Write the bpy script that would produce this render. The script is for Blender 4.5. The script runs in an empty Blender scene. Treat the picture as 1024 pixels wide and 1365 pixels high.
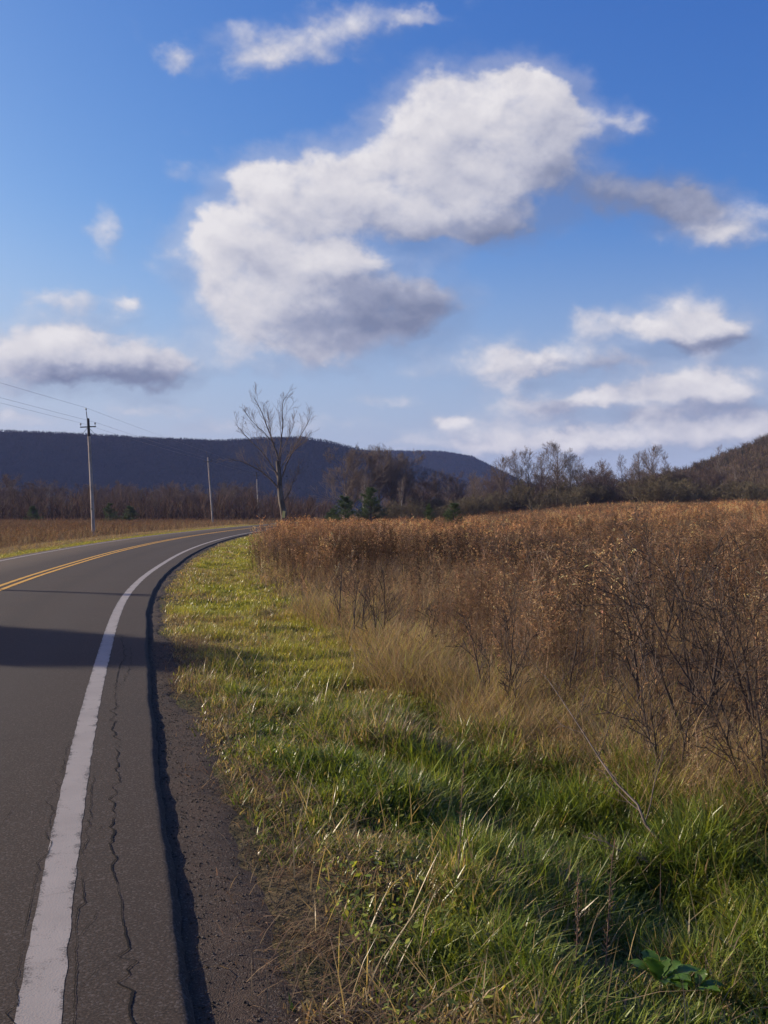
import bpy, math, random
import numpy as np
from mathutils import Vector

# ------------------------------------------------------------------ camera, sky, sun, exposure
S = bpy.context.scene
COL = S.collection
R = math.radians
SUN_EL, SUN_AZ = 20.5, -70.0            # degrees; azimuth from +Y towards +X

cam_data = bpy.data.cameras.new("camera")
cam_data.sensor_fit = 'VERTICAL'
cam_data.sensor_height = 36.0
cam_data.lens = 35.0
cam_data.clip_start = 0.05
cam_data.clip_end = 9000.0
cam = bpy.data.objects.new("camera", cam_data)
COL.objects.link(cam)
cam.location = (0, 0, 1.6)
cam.rotation_euler = (R(90.0), 0, 0)
S.camera = cam

S.view_settings.view_transform = 'Standard'
S.view_settings.look = 'None'
S.view_settings.exposure = 0.5
S.view_settings.gamma = 1.0
S.view_settings.use_curve_mapping = False
S.render.engine = 'CYCLES'
S.cycles.use_denoising = True
S.cycles.max_bounces = 6
S.cycles.diffuse_bounces = 3
S.cycles.glossy_bounces = 2
S.cycles.transmission_bounces = 3
S.cycles.volume_bounces = 0
S.cycles.use_adaptive_sampling = True
S.cycles.adaptive_threshold = 0.01

sun_dir = Vector((math.sin(R(SUN_AZ)) * math.cos(R(SUN_EL)), math.cos(R(SUN_AZ)) * math.cos(R(SUN_EL)), math.sin(R(SUN_EL))))
sun_data = bpy.data.lights.new("sun", 'SUN')
sun_data.energy = 5.0
sun_data.angle = R(0.53)
sun_data.color = (1.0, 0.88, 0.70)
sun = bpy.data.objects.new("sun", sun_data)
COL.objects.link(sun)
sun.rotation_euler = sun_dir.to_track_quat('Z', 'Y').to_euler()
sun.location = sun_dir * 300

world = bpy.data.worlds.new("World")
S.world = world
world.use_nodes = True


class NT:
    """small helper to wire shader nodes"""
    def __init__(self, tree):
        self.t = tree
        self.n = tree.nodes
        self.l = tree.links

    def node(self, kind, **kw):
        n = self.n.new(kind)
        for k, v in kw.items():
            setattr(n, k, v)
        return n

    def put(self, sock, v):
        if isinstance(v, bpy.types.NodeSocket):
            self.l.new(v, sock)
        elif v is not None:
            sock.default_value = v

    def math(self, op, a, b=None, c=None, clamp=False):
        n = self.node('ShaderNodeMath', operation=op, use_clamp=clamp)
        for i, v in enumerate((a, b, c)):
            if v is not None:
                self.put(n.inputs[i], v)
        return n.outputs[0]

    def vmath(self, op, a, b=None, c=None, out=0):
        n = self.node('ShaderNodeVectorMath', operation=op)
        for i, v in enumerate((a, b, c)):
            if v is not None:
                self.put(n.inputs[i], v)
        return n.outputs[out]

    def mix(self, f, a, b):
        n = self.node('ShaderNodeMix', data_type='RGBA')
        self.put(n.inputs[0], f)
        self.put(n.inputs[6], a)
        self.put(n.inputs[7], b)
        return n.outputs[2]

    def noise(self, vec, scale, detail=4.0, rough=0.55, dist=0.0, color=False, lac=2.0):
        n = self.node('ShaderNodeTexNoise')
        self.put(n.inputs['Vector'], vec)
        n.inputs['Scale'].default_value = scale
        n.inputs['Detail'].default_value = detail
        n.inputs['Roughness'].default_value = rough
        n.inputs['Lacunarity'].default_value = lac
        n.inputs['Distortion'].default_value = dist
        return n.outputs['Color' if color else 'Fac']

    def smooth(self, v, a, b, lo=0.0, hi=1.0):
        n = self.node('ShaderNodeMapRange', interpolation_type='SMOOTHSTEP')
        self.put(n.inputs[0], v)
        n.inputs[1].default_value = a
        n.inputs[2].default_value = b
        n.inputs[3].default_value = lo
        n.inputs[4].default_value = hi
        return n.outputs[0]

    def ramp(self, v, stops):
        n = self.node('ShaderNodeValToRGB')
        self.put(n.inputs[0], v)
        e = n.color_ramp.elements
        e[0].position, e[0].color = stops[0][0], (*stops[0][1], 1)
        e[1].position, e[1].color = stops[-1][0], (*stops[-1][1], 1)
        for p, c in stops[1:-1]:
            x = e.new(p)
            x.color = (*c, 1)
        return n.outputs[0]


# puffs of the cumulus field: azimuth, elevation, half width, half height (degrees), weight
PUFFS = [(-7.3,15.6,3.4,1.7,.8),(-3.5,14.9,3.9,1.3,.42),(-9.9,16.6,1.5,1.1,.5),(-6.0,16.6,2.4,1.1,.5),(6.6,7.2,1.3,.55,.7),(12.2,6.3,1.6,.6,.75),(15.2,5.3,1.5,.6,.8),(18.6,6.6,1.7,.7,.8),(10.8,4.2,1.4,.5,.7),(4.0,5.3,1.2,.5,.6),(20.2,4.9,1.5,.7,.7),(-8.8,15.6,2.2,1.3,.7),(9.0,22.0,2.2,1.2,.6),(10.0,4.4,9.0,.8,.42),(18.5,8.0,3.6,.9,.6),(14.5,6.8,4.5,.8,.55),(2.5,4.0,5.5,.7,.5),(-9.0,4.6,5.0,.6,.4),(5.5,21.4,4.71,2.80,1.00),(3.4,22.2,3.44,1.85,1.00),(7.6,22.4,2.33,1.65,1.00),(1.6,20.1,3.45,2.09,1.00),(5.9,18.7,4.06,2.89,1.00),(8.1,20.5,3.60,2.62,1.00),(-4.8,17.8,3.86,1.95,1.00),(-1.4,18.0,4.32,2.34,1.00),(-7.2,18.1,2.13,1.35,1.00),(2.1,17.0,5.17,1.97,1.00),(5.5,16.0,3.85,1.27,1.00),(-9.5,14.3,2.52,2.00,1.00),(-5.7,13.2,4.70,2.85,1.00),(-1.8,11.2,5.18,2.70,1.00),(1.4,11.8,3.45,1.86,1.00),(-4.8,9.7,3.86,1.67,1.00),(-7.8,11.5,2.97,2.26,1.00),(-2.7,14.2,3.45,1.01,1.00),(11.8,21.1,2.48,1.03,0.70),(14.1,20.7,1.22,0.66,0.55),(14.5,17.0,4.05,1.45,0.90),(17.1,16.3,1.97,1.14,0.90),(19.6,15.2,2.49,1.33,0.90),(10.6,18.5,2.92,1.91,0.60),(17.1,15.0,2.76,0.62,0.50),(-4.4,25.2,3.43,1.06,0.75),(-7.4,24.3,2.34,1.00,0.75),(-1.8,26.4,2.59,0.97,0.75),(2.1,26.3,1.94,0.62,0.70),(-11.9,24.0,1.41,0.85,0.75),(-8.2,25.6,1.27,0.63,0.50),(-15.7,15.3,1.04,1.55,0.75),(-11.2,18.3,1.66,0.69,0.50),(-12.8,13.9,1.23,0.99,0.40),(-17.6,11.3,2.75,1.03,0.85),(-14.5,11.5,0.89,0.64,0.80),(-19.2,8.8,3.47,1.59,0.95),(-15.7,8.5,4.60,1.71,1.00),(-13.0,7.8,2.46,1.32,1.00),(-20.3,7.3,2.66,1.59,0.90),(-9.5,8.7,2.94,0.92,0.50),(16.9,10.5,3.16,1.84,1.00),(18.5,9.6,1.94,1.00,1.00),(11.8,10.5,1.57,0.98,0.85),(14.3,10.1,1.82,0.81,0.80),(10.6,8.9,3.76,1.04,0.75),(5.9,8.6,2.56,1.34,0.80),(8.1,8.2,2.54,0.84,0.70),(13.5,8.2,2.45,0.62,0.70),(0.3,6.4,2.37,0.64,0.70),(2.1,8.2,1.72,0.93,0.50),(7.6,6.1,2.55,0.93,0.85),(9.7,5.7,1.89,0.67,0.85),(5.5,5.0,3.85,0.60,0.60),(16.3,5.9,6.36,1.64,0.62),(17.9,7.1,3.91,0.81,0.5),(14.3,4.1,8.92,0.92,0.6),(19.6,4.7,4.60,1.82,0.45),(-14.0,5.8,1.83,0.50,0.60),(-11.6,5.7,1.33,0.50,0.55),(-20.3,4.9,2.66,0.56,0.60),(-3.5,5.2,3.87,0.60,0.45),(8.1,3.5,5.08,0.85,0.62)]
GREYS = [(7.6,16.0,3.39,1.11,0.80),(2.5,15.8,3.88,0.88,0.50),(1.6,11.9,3.45,1.74,1.00),(-1.4,11.0,4.10,1.87,0.70),(14.9,16.9,4.2,1.7,1.75),(-13.0,7.7,2.66,1.07,1.00),(-18.8,7.2,3.10,1.13,0.70),(10.0,5.7,1.76,0.59,0.90),(18.8,9.2,2.32,0.48,0.80),(13.5,8.3,2.45,0.53,0.70),(16.7,9.0,2.97,0.36,0.60),(-4.0,10.1,3.01,1.17,0.35),(8.9,8.1,2.53,0.42,0.40),(17.5,5.4,4.32,0.73,0.55),(13.9,6.8,3.66,0.41,0.40),(-15.7,7.3,2.80,0.74,0.60),(3.8,18.8,2.58,1.16,0.12),(10.2,18.3,2.51,1.53,0.50)]  # shaded parts of the clouds, painted as darker patches in their colour


def build_sky():
    t = NT(world.node_tree)
    t.n.clear()
    out = t.node('ShaderNodeOutputWorld')
    bg = t.node('ShaderNodeBackground')
    bg.inputs['Strength'].default_value = 0.105
    t.l.new(bg.outputs[0], out.inputs[0])
    sky = t.node('ShaderNodeTexSky', sky_type='NISHITA')
    sky.sun_disc = False
    sky.sun_elevation = R(SUN_EL)
    sky.sun_rotation = R(SUN_AZ % 360.0)
    sky.altitude = 300.0
    sky.air_density = 1.0
    sky.dust_density = 1.4
    sky.ozone_density = 3.0
    co = t.node('ShaderNodeTexCoord').outputs['Generated']
    d = t.vmath('NORMALIZE', co)
    sep = t.node('ShaderNodeSeparateXYZ')
    t.l.new(d, sep.inputs[0])
    az = t.math('MULTIPLY', t.math('ARCTAN2', sep.outputs[0], sep.outputs[1]), 57.29578)
    el = t.math('MULTIPLY', t.math('ARCSINE', sep.outputs[2]), 57.29578)
    cmb = t.node('ShaderNodeCombineXYZ')
    t.l.new(az, cmb.inputs[0])
    t.l.new(el, cmb.inputs[1])
    p0 = cmb.outputs[0]
    # turn the noise lattice out of the vertical and warp the coordinates so that the puffs billow
    rot = t.node('ShaderNodeVectorRotate', rotation_type='AXIS_ANGLE')
    t.l.new(t.vmath('MULTIPLY', p0, (0.8, 1.1, 1.0)), rot.inputs['Vector'])
    rot.inputs['Axis'].default_value = (0.48, 0.31, 0.82)
    rot.inputs['Angle'].default_value = 0.7
    npos = rot.outputs[0]
    w1 = t.vmath('SUBTRACT', t.noise(npos, 0.24, 2, 0.5, color=True), (0.5, 0.5, 0.5))
    w2 = t.vmath('SUBTRACT', t.noise(npos, 0.8, 4, 0.55, color=True), (0.5, 0.5, 0.5))
    p = t.vmath('MULTIPLY_ADD', w1, (1.2, 0.9, 0.0), p0)
    p = t.vmath('MULTIPLY_ADD', w2, (1.9, 1.5, 0.0), p)

    def blobs(lst, pos, sharp):
        acc = None
        for a, e, rx, ry, w in lst:
            q = t.vmath('MULTIPLY_ADD', pos, (1 / rx, 1 / ry, 0.0), (-a / rx, -e / ry, 0.0))
            r2 = t.vmath('DOT_PRODUCT', q, q, out=1)
            f = t.math('MAXIMUM', t.math('MULTIPLY_ADD', r2, -sharp, 1.0), 0.0)
            f = t.math('MULTIPLY', f, f)
            acc = t.math('MULTIPLY', f, w) if acc is None else t.math('MULTIPLY_ADD', f, w, acc)
        return acc

    raw = blobs(PUFFS, p, 0.50)
    raw_sun = blobs(PUFFS, t.vmath('ADD', p, (-1.1, 0.95, 0.0)), 0.50)     # the same field a step towards the sun
    dens = t.math('MINIMUM', raw, 1.15)
    grey = t.math('MINIMUM', blobs(GREYS, p, 0.40), 1.15)
    # scattered cumulus over the rest of the sky, away from the mapped part
    away = t.smooth(t.math('ABSOLUTE', az), 24.0, 36.0)
    scat = t.smooth(t.noise(t.vmath('MULTIPLY', p, (0.05, 0.11, 1.0)), 1.0, 3, 0.5), 0.5, 0.68)
    up = t.smooth(el, 42.0, 30.0)
    dens = t.math('ADD', dens, t.math('MULTIPLY', t.math('MULTIPLY', scat, away), up))
    fine = t.noise(npos, 0.60, 7, 0.56, 0.2)
    fine_b = t.noise(t.vmath('ADD', npos, (-0.6, 0.55, 0.1)), 0.60, 4, 0.5, 0.2)
    dd = t.math('MULTIPLY_ADD', t.math('SUBTRACT', fine, 0.5), 1.05, dens)
    halo = t.smooth(t.math('MULTIPLY_ADD', t.math('SUBTRACT', fine, 0.5), 1.2, blobs(PUFFS, p, 0.26)), 0.25, 1.5, 0, 0.34)
    alpha = t.math('MAXIMUM', t.smooth(dd, 0.10, 1.16), halo)
    relief = t.math('SUBTRACT', fine, fine_b)
    lit = t.math('DIVIDE', t.math('SUBTRACT', raw, raw_sun), t.math('ADD', raw, 0.9))  # sun side of each puff brightened, far side darkened, in the cloud colour
    core = t.smooth(dd, 0.3, 1.2)
    tone = t.math('MULTIPLY_ADD', relief, 0.58, 0.52)
    tone = t.math('MULTIPLY_ADD', lit, 0.50, tone)
    tone = t.math('MULTIPLY_ADD', core, 0.20, tone)
    tone = t.math('MULTIPLY_ADD', grey, -0.56, tone)
    ccol = t.ramp(tone, [(0.0, (1.35, 1.55, 2.35)), (0.3, (2.25, 2.42, 3.25)), (0.6, (3.75, 3.75, 4.3)), (0.85, (4.9, 4.75, 5.0)), (1.0, (5.6, 5.4, 5.5))])
    skyc = t.vmath('MULTIPLY', sky.outputs[0], SKY_TINT)
    # thin milky veil low over the horizon
    low = t.smooth(el, 18.0, 1.0, 0.0, 0.80)
    sp = t.node('ShaderNodeSeparateXYZ')
    t.l.new(skyc, sp.inputs[0])
    cb = t.node('ShaderNodeCombineXYZ')
    for i, (k, e) in enumerate(((0.64, 1.57), (0.69, 1.18), (1.57, 0.65))):
        t.l.new(t.math('MULTIPLY', t.math('POWER', sp.outputs[i], e), k), cb.inputs[i])
    graded = t.mix(low, cb.outputs[0], (2.85, 3.22, 4.25, 1))
    col = t.mix(t.math('MULTIPLY', alpha, 0.97), graded, ccol)
    t.l.new(col, bg.inputs['Color'])


def w2_x(t, v):
    s = t.node('ShaderNodeSeparateXYZ')
    t.l.new(v, s.inputs[0])
    return s.outputs[0]


SKY_TINT = (0.76, 0.95, 1.20)
build_sky()
try:
    world.cycles.sampling_method = 'MANUAL'
    world.cycles.sample_map_resolution = 512
except Exception:
    pass

# ------------------------------------------------------------------ helpers
rng = np.random.default_rng(7)


def tag(o, label=None, cat=None, group=None, kind=None):
    if label: o['label'] = label
    if cat: o['category'] = cat
    if group: o['group'] = group
    if kind: o['kind'] = kind
    return o


def link(o, parent=None):
    COL.objects.link(o)
    if parent is not None:
        o.parent = parent
    return o


def mesh_data(name, V, F, mat, col=None, smooth=False, attr=None):
    """V (n,3); F list of int arrays (m,3) or (m,4)"""
    V = np.asarray(V, dtype=np.float32)
    F = [np.asarray(f, dtype=np.int32) for f in (F if isinstance(F, list) else [F]) if len(f)]
    me = bpy.data.meshes.new(name)
    me.vertices.add(len(V))
    me.vertices.foreach_set('co', V.ravel())
    loops = np.concatenate([f.ravel() for f in F])
    sizes = np.concatenate([np.full(len(f), f.shape[1], dtype=np.int32) for f in F])
    starts = np.concatenate([[0], np.cumsum(sizes)[:-1]]).astype(np.int32)
    me.loops.add(len(loops))
    me.loops.foreach_set('vertex_index', loops)
    me.polygons.add(len(sizes))
    me.polygons.foreach_set('loop_start', starts)
    if smooth:
        me.polygons.foreach_set('use_smooth', np.ones(len(sizes), dtype=bool))
    if col is not None:
        a = me.attributes.new('Col', 'FLOAT_COLOR', 'POINT')
        c = np.ones((len(V), 4), dtype=np.float32)
        c[:, :3] = col
        a.data.foreach_set('color', c.ravel())
    for k, v in (attr or {}).items():
        a = me.attributes.new(k, 'FLOAT', 'POINT')
        a.data.foreach_set('value', np.asarray(v, dtype=np.float32))
    me.update(calc_edges=True)
    me.validate()
    if mat is not None:
        me.materials.append(mat)
    return me


def obj(name, V, F, mat, parent=None, col=None, smooth=False, attr=None):
    return link(bpy.data.objects.new(name, mesh_data(name, V, F, mat, col, smooth, attr)), parent)


def empty(name, loc, label, cat, group=None):
    o = link(bpy.data.objects.new(name, None))
    o.empty_display_size = 0.3
    o.location = loc
    return tag(o, label, cat, group)


def hash2(ix, iy, seed):
    h = (ix.astype(np.int64) * 374761393 + iy.astype(np.int64) * 668265263 + seed * 1442695041) & 0x7fffffff
    h = ((h ^ (h >> 13)) * 1274126177) & 0x7fffffff
    return ((h ^ (h >> 16)) & 0xffff) / 65535.0


def vnoise(x, y, seed=0):
    x = np.asarray(x, dtype=float)
    y = np.asarray(y, dtype=float)
    ix, iy = np.floor(x), np.floor(y)
    fx, fy = x - ix, y - iy
    fx = fx * fx * (3 - 2 * fx)
    fy = fy * fy * (3 - 2 * fy)
    a, b = hash2(ix, iy, seed), hash2(ix + 1, iy, seed)
    c, d = hash2(ix, iy + 1, seed), hash2(ix + 1, iy + 1, seed)
    return (a * (1 - fx) + b * fx) * (1 - fy) + (c * (1 - fx) + d * fx) * fy


def fbm(x, y, seed=0, oct=4):
    s, a, n = 0, 0.5, 0
    for i in range(oct):
        s = s + a * vnoise(x * 2 ** i + 17.3 * i, y * 2 ** i - 9.1 * i, seed + i)
        n += a
        a *= 0.5
    return s / n


def sstep(a, b, v):
    t = np.clip((np.asarray(v, dtype=float) - a) / (b - a), 0, 1)
    return t * t * (3 - 2 * t)


# ------------------------------------------------------------------ the road's course and the lie of the land
_CY = np.array([-160, -60, -20, -5, 0, 3.2, 5.1, 10.7, 18, 33.7, 60, 81, 110, 150, 200, 260, 400], dtype=float)
_CX = np.array([52, 18.6, 5.6, 1.1, -.25, -1.11, -1.62, -3.03, -4.72, -7.25, -9.75, -10.45, -10.4, -8.6, -3, 8, 44], dtype=float)
_m = np.gradient(_CX, _CY)


def line_x(Y):
    """x of the right-hand white line"""
    Y = np.asarray(Y, dtype=float)
    i = np.clip(np.searchsorted(_CY, Y) - 1, 0, len(_CY) - 2)
    h = _CY[i + 1] - _CY[i]
    t = np.clip((Y - _CY[i]) / h, 0, 1)
    h00, h10 = 2 * t**3 - 3 * t**2 + 1, t**3 - 2 * t**2 + t
    h01, h11 = -2 * t**3 + 3 * t**2, t**3 - t**2
    return h00 * _CX[i] + h10 * h * _m[i] + h01 * _CX[i + 1] + h11 * h * _m[i + 1]


def line_slope(Y):
    return (line_x(np.asarray(Y) + 0.2) - line_x(np.asarray(Y) - 0.2)) / 0.4


EDGE = 0.46          # from the white line to the right-hand edge of the pavement
ROADW = 6.25         # pavement width


def dist_edge(X, Y):
    """signed distance to the right of the pavement's right edge"""
    return (X - line_x(Y)) / np.sqrt(1 + line_slope(Y) ** 2) - EDGE


def terrain(X, Y, bumps=True):
    X = np.asarray(X, dtype=float)
    Y = np.asarray(Y, dtype=float)
    d = dist_edge(X, Y)
    z = np.full(X.shape, -0.055)
    z = z - 0.05 * np.clip(d - 0.4, 0, 1.0) * (d > 0)
    fade = 1 - 0.93 * sstep(5.5, 10.5, Y)
    bank = sstep(1.15, 2.1, d) * (1 - sstep(2.3, 3.8, d))
    z = z - 0.27 * fade * bank
    r = sstep(4, 45, d)
    z = z + r * (0.0145 * np.clip(Y - 15, 0, 230) + 0.021 * np.clip(X, 0, 160))
    z = z + sstep(2.6, 5, d) * (fbm(X * 0.35, Y * 0.35, 5, 3) - 0.5) * 0.3
    dl = -d - ROADW
    z = z - 0.12 * sstep(0.3, 2.5, dl) + sstep(2, 8, dl) * (fbm(X * .2, Y * .2, 9, 2) - .5) * 0.3
    if bumps:
        near = sstep(0.35, 0.9, d) * (1 - sstep(25, 60, Y))
        z = z + near * ((fbm(X * 1.7, Y * 1.7, 3, 3) - 0.5) * 0.16)
        z = z + (fbm(X * 6, Y * 6, 11, 2) - 0.5) * 0.02 * (d > 0.02)
    return z


# ------------------------------------------------------------------ materials
def new_mat(name):
    m = bpy.data.materials.new(name)
    m.use_nodes = True
    m.node_tree.nodes.clear()
    t = NT(m.node_tree)
    out = t.node('ShaderNodeOutputMaterial')
    return m, t, out


def principled(t, base, rough=0.8, spec=0.3, normal=None):
    b = t.node('ShaderNodeBsdfPrincipled')
    t.put(b.inputs['Base Color'], base)
    t.put(b.inputs['Roughness'], rough)
    b.inputs['Specular IOR Level'].default_value = spec
    if normal is not None:
        t.l.new(normal, b.inputs['Normal'])
    return b.outputs[0]


def bump(t, h, strength=0.5, dist=0.02):
    b = t.node('ShaderNodeBump')
    b.inputs['Strength'].default_value = strength
    b.inputs['Distance'].default_value = dist
    t.put(b.inputs['Height'], h)
    return b.outputs[0]


def pos(t):
    return t.node('ShaderNodeNewGeometry').outputs['Position']


def attr(t, name, out='Color'):
    return t.node('ShaderNodeAttribute', attribute_name=name).outputs[out]


def leaf_mat(name, trans=0.3, rough=0.55, spec=0.25, warm=(1.15, 1.1, 0.6)):
    m, t, out = new_mat(name)
    c = attr(t, 'Col')
    b = principled(t, c, rough, spec)
    tr = t.node('ShaderNodeBsdfTranslucent')
    t.l.new(t.vmath('MULTIPLY', c, warm), tr.inputs['Color'])
    mx = t.node('ShaderNodeMixShader')
    mx.inputs[0].default_value = trans
    t.l.new(b, mx.inputs[1])
    t.l.new(tr.outputs[0], mx.inputs[2])
    t.l.new(mx.outputs[0], out.inputs[0])
    return m


def mat_asphalt():
    m, t, out = new_mat("asphalt")
    p = pos(t)
    big = t.noise(p, 0.35, 4, 0.6)
    speck = t.noise(p, 95, 3, 0.7)
    vor = t.node('ShaderNodeTexVoronoi')
    vor.inputs['Scale'].default_value = 110
    t.l.new(p, vor.inputs['Vector'])
    base = t.ramp(speck, [(0.3, (0.022, 0.0165, 0.0125)), (0.52, (0.045, 0.0345, 0.0272)), (0.70, (0.095, 0.0745, 0.060))])
    stone = t.smooth(t.math('MULTIPLY', w2_x(t, vor.outputs['Color']), 1.0), 0.80, 0.98, 0, 0.55)
    base = t.mix(stone, base, (0.12, 0.103, 0.092, 1))
    base = t.mix(t.smooth(big, 0.35, 0.7, 0, 0.35), base, (0.036, 0.031, 0.028, 1))
    # polished wheel tracks and oil drip line, by the distance from the white line
    off = attr(t, 'off', 'Fac')
    def band(c, w, amt):
        return t.smooth(t.math('ABSOLUTE', t.math('SUBTRACT', t.math('MULTIPLY_ADD', t.math('SUBTRACT', big, .5), .3, off), c)), w, 0.0, 0, amt)
    base = t.mix(band(-0.75, 0.45, 0.30), base, (0.052, 0.045, 0.040, 1))
    base = t.mix(band(-2.15, 0.45, 0.30), base, (0.052, 0.045, 0.040, 1))
    base = t.mix(band(-1.45, 0.35, 0.35), base, (0.030, 0.026, 0.024, 1))
    fine_n = t.noise(t.vmath('MULTIPLY', p, (3, .6, 1)), 3.0, 5, 0.7)
    base = t.mix(t.smooth(fine_n, 0.55, 0.75, 0, 0.35), base, (0.030, 0.026, 0.024, 1))
    base = t.mix(t.smooth(t.noise(p, 7, 5, .7), 0.60, 0.72, 0, 0.4), base, (0.062, 0.050, 0.041, 1))
    h = t.math('ADD', t.math('MULTIPLY', vor.outputs['Distance'], -0.6), speck)
    t.l.new(principled(t, base, 0.88, 0.16, bump(t, h, 0.35, 0.0035)), out.inputs[0])
    return m


def mat_paint(name, colr, wear_lo, wear_hi, scale=7.0):
    m, t, out = new_mat(name)
    p = pos(t)
    n = t.noise(p, scale, 6, 0.68)
    g = t.noise(p, 120, 2, 0.6)
    e = attr(t, 'edge', 'Fac')
    wear = t.smooth(t.math('ADD', t.math('ADD', n, t.math('MULTIPLY', t.math('SUBTRACT', g, 0.5), 0.5)), t.math('MULTIPLY', e, 0.15)), wear_lo, wear_hi)
    dirt = t.mix(t.smooth(t.noise(p, 2.2, 4, 0.6), 0.3, 0.75, 0, 0.4), (*colr, 1), tuple(c * 0.6 for c in colr) + (1,))
    base = t.mix(wear, dirt, (0.055, 0.05, 0.047, 1))
    t.l.new(principled(t, base, 0.7, 0.3, bump(t, g, 0.3, 0.004)), out.inputs[0])
    return m


def mat_ground():
    m, t, out = new_mat("ground_soil")
    p = pos(t)
    n = t.noise(p, 1.3, 5, 0.6)
    n2 = t.noise(p, 14, 4, 0.65)
    d = attr(t, 'dist', 'Fac')
    turf = t.ramp(n2, [(0.3, (0.035, 0.026, 0.014)), (0.55, (0.085, 0.064, 0.034)), (0.75, (0.16, 0.12, 0.065))])
    turf = t.mix(t.smooth(n, 0.4, 0.7, 0, 0.6), turf, (0.045, 0.062, 0.016, 1))
    field = t.ramp(n2, [(0.3, (0.07, 0.038, 0.016)), (0.55, (0.15, 0.085, 0.036)), (0.75, (0.25, 0.16, 0.08))])
    base = t.mix(t.smooth(d, 2.4, 4.0), turf, field)
    dl = t.smooth(t.math('MULTIPLY', d, -1), ROADW + 1.5, ROADW + 3.0)
    base = t.mix(dl, base, field)
    t.l.new(principled(t, base, 0.95, 0.1, bump(t, t.math('ADD', n2, n), 0.8, 0.05)), out.inputs[0])
    return m


def mat_gravel():
    m, t, out = new_mat("shoulder_gravel")
    p = pos(t)
    n = t.noise(p, 95, 4, 0.75)
    big = t.noise(p, 3, 4, 0.6)
    vor = t.node('ShaderNodeTexVoronoi')
    vor.inputs['Scale'].default_value = 170
    t.l.new(p, vor.inputs['Vector'])
    base = t.ramp(n, [(0.3, (0.030, 0.022, 0.017)), (0.55, (0.060, 0.044, 0.034)), (0.75, (0.105, 0.080, 0.064))])
    stone = t.smooth(w2_x(t, vor.outputs['Color']), 0.85, 0.99, 0, 0.6)
    base = t.mix(stone, base, (0.17, 0.15, 0.13, 1))
    base = t.mix(t.smooth(big, 0.4, 0.7, 0, 0.5), base, (0.075, 0.052, 0.038, 1))
    h = t.math('MULTIPLY_ADD', vor.outputs['Distance'], -0.8, n)
    t.l.new(principled(t, base, 0.95, 0.15, bump(t, h, 0.7, 0.006)), out.inputs[0])
    return m


def mat_bark(name, a, b, scale=9.0, pale=None):
    m, t, out = new_mat(name)
    p = t.node('ShaderNodeTexCoord').outputs['Object']
    ps = t.vmath('MULTIPLY', p, (1, 1, 0.3))
    n = t.noise(ps, scale, 5, 0.65)
    base = t.mix(t.smooth(n, 0.35, 0.65), (*a, 1), (*b, 1))
    if pale:
        base = t.mix(t.smooth(t.noise(ps, scale * 0.35, 4, 0.6), 0.46, 0.58, 0, 0.9), base, (*pale, 1))
    info = t.node('ShaderNodeObjectInfo').outputs['Random']
    base = t.mix(t.math('MULTIPLY', info, 0.35), base, (a[0] * 0.55, a[1] * 0.5, a[2] * 0.5, 1))
    t.l.new(principled(t, base, 0.9, 0.15, bump(t, n, 0.7, 0.02)), out.inputs[0])
    return m


def mat_flat(name, colr, rough=0.6, spec=0.3, metal=0.0, scale=20.0, amt=0.3):
    m, t, out = new_mat(name)
    p = t.node('ShaderNodeTexCoord').outputs['Object']
    n = t.noise(p, scale, 4, 0.6)
    base = t.mix(t.math('MULTIPLY', n, amt), (*colr, 1), tuple(c * 0.45 for c in colr) + (1,))
    t.l.new(principled(t, base, rough, spec, bump(t, n, 0.2, 0.01)), out.inputs[0])
    return m


M_ASPHALT = mat_asphalt()
M_WHITE = mat_paint("worn_white_paint", (0.31, 0.28, 0.25), 0.58, 0.80)
M_YELLOW = mat_paint("worn_yellow_paint", (0.62, 0.33, 0.035), 0.64, 0.84)
M_GROUND = mat_ground()
M_GRAVEL = mat_gravel()
M_CRACK = mat_flat("crack_tar", (0.012, 0.011, 0.011), 0.9, 0.1)
M_GRASS = leaf_mat("grass_blades", 0.40, 0.34, 0.30)
M_DRY = leaf_mat("dry_stalks", 0.36, 0.75, 0.10, (1.05, 0.95, 0.75))
M_NEEDLE = leaf_mat("pine_needles", 0.12, 0.6, 0.25, (1, 1.1, 0.6))
M_BARK = mat_bark("grey_bark", (0.095, 0.075, 0.062), (0.19, 0.155, 0.13))
M_TWIG = mat_bark("brown_twigs", (0.155, 0.122, 0.10), (0.24, 0.195, 0.165))
M_TWIG_RED = mat_bark("reddish_twigs", (0.125, 0.088, 0.074), (0.195, 0.145, 0.122))
M_TWIG_OLIVE = mat_bark("olive_twigs", (0.13, 0.11, 0.068), (0.21, 0.175, 0.11))
M_BIRCH = mat_bark("pale_bark", (0.07, 0.058, 0.05), (0.15, 0.13, 0.11), 5.0, (0.50, 0.47, 0.42))
M_SAP = mat_bark("dark_sapling_bark", (0.060, 0.045, 0.037), (0.12, 0.092, 0.075), 30.0)
M_LONE = mat_bark("dark_patched_bark", (0.06, 0.05, 0.042), (0.13, 0.11, 0.09), 6.0, (0.19, 0.17, 0.145))
M_POLE = mat_bark("weathered_pole_wood", (0.34, 0.29, 0.245), (0.56, 0.50, 0.44), 4.0)
M_POLE_TAR = mat_bark("creosote_pole_wood", (0.05, 0.043, 0.042), (0.11, 0.095, 0.09), 4.0)
M_PORC = mat_flat("porcelain_insulator", (0.10, 0.08, 0.075), 0.25, 0.5)
M_WIRE = mat_flat("aluminium_wire", (0.12, 0.12, 0.125), 0.5, 0.5)
M_PLATE = mat_flat("yellow_plate_paint", (0.80, 0.66, 0.22), 0.5, 0.4)


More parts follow.
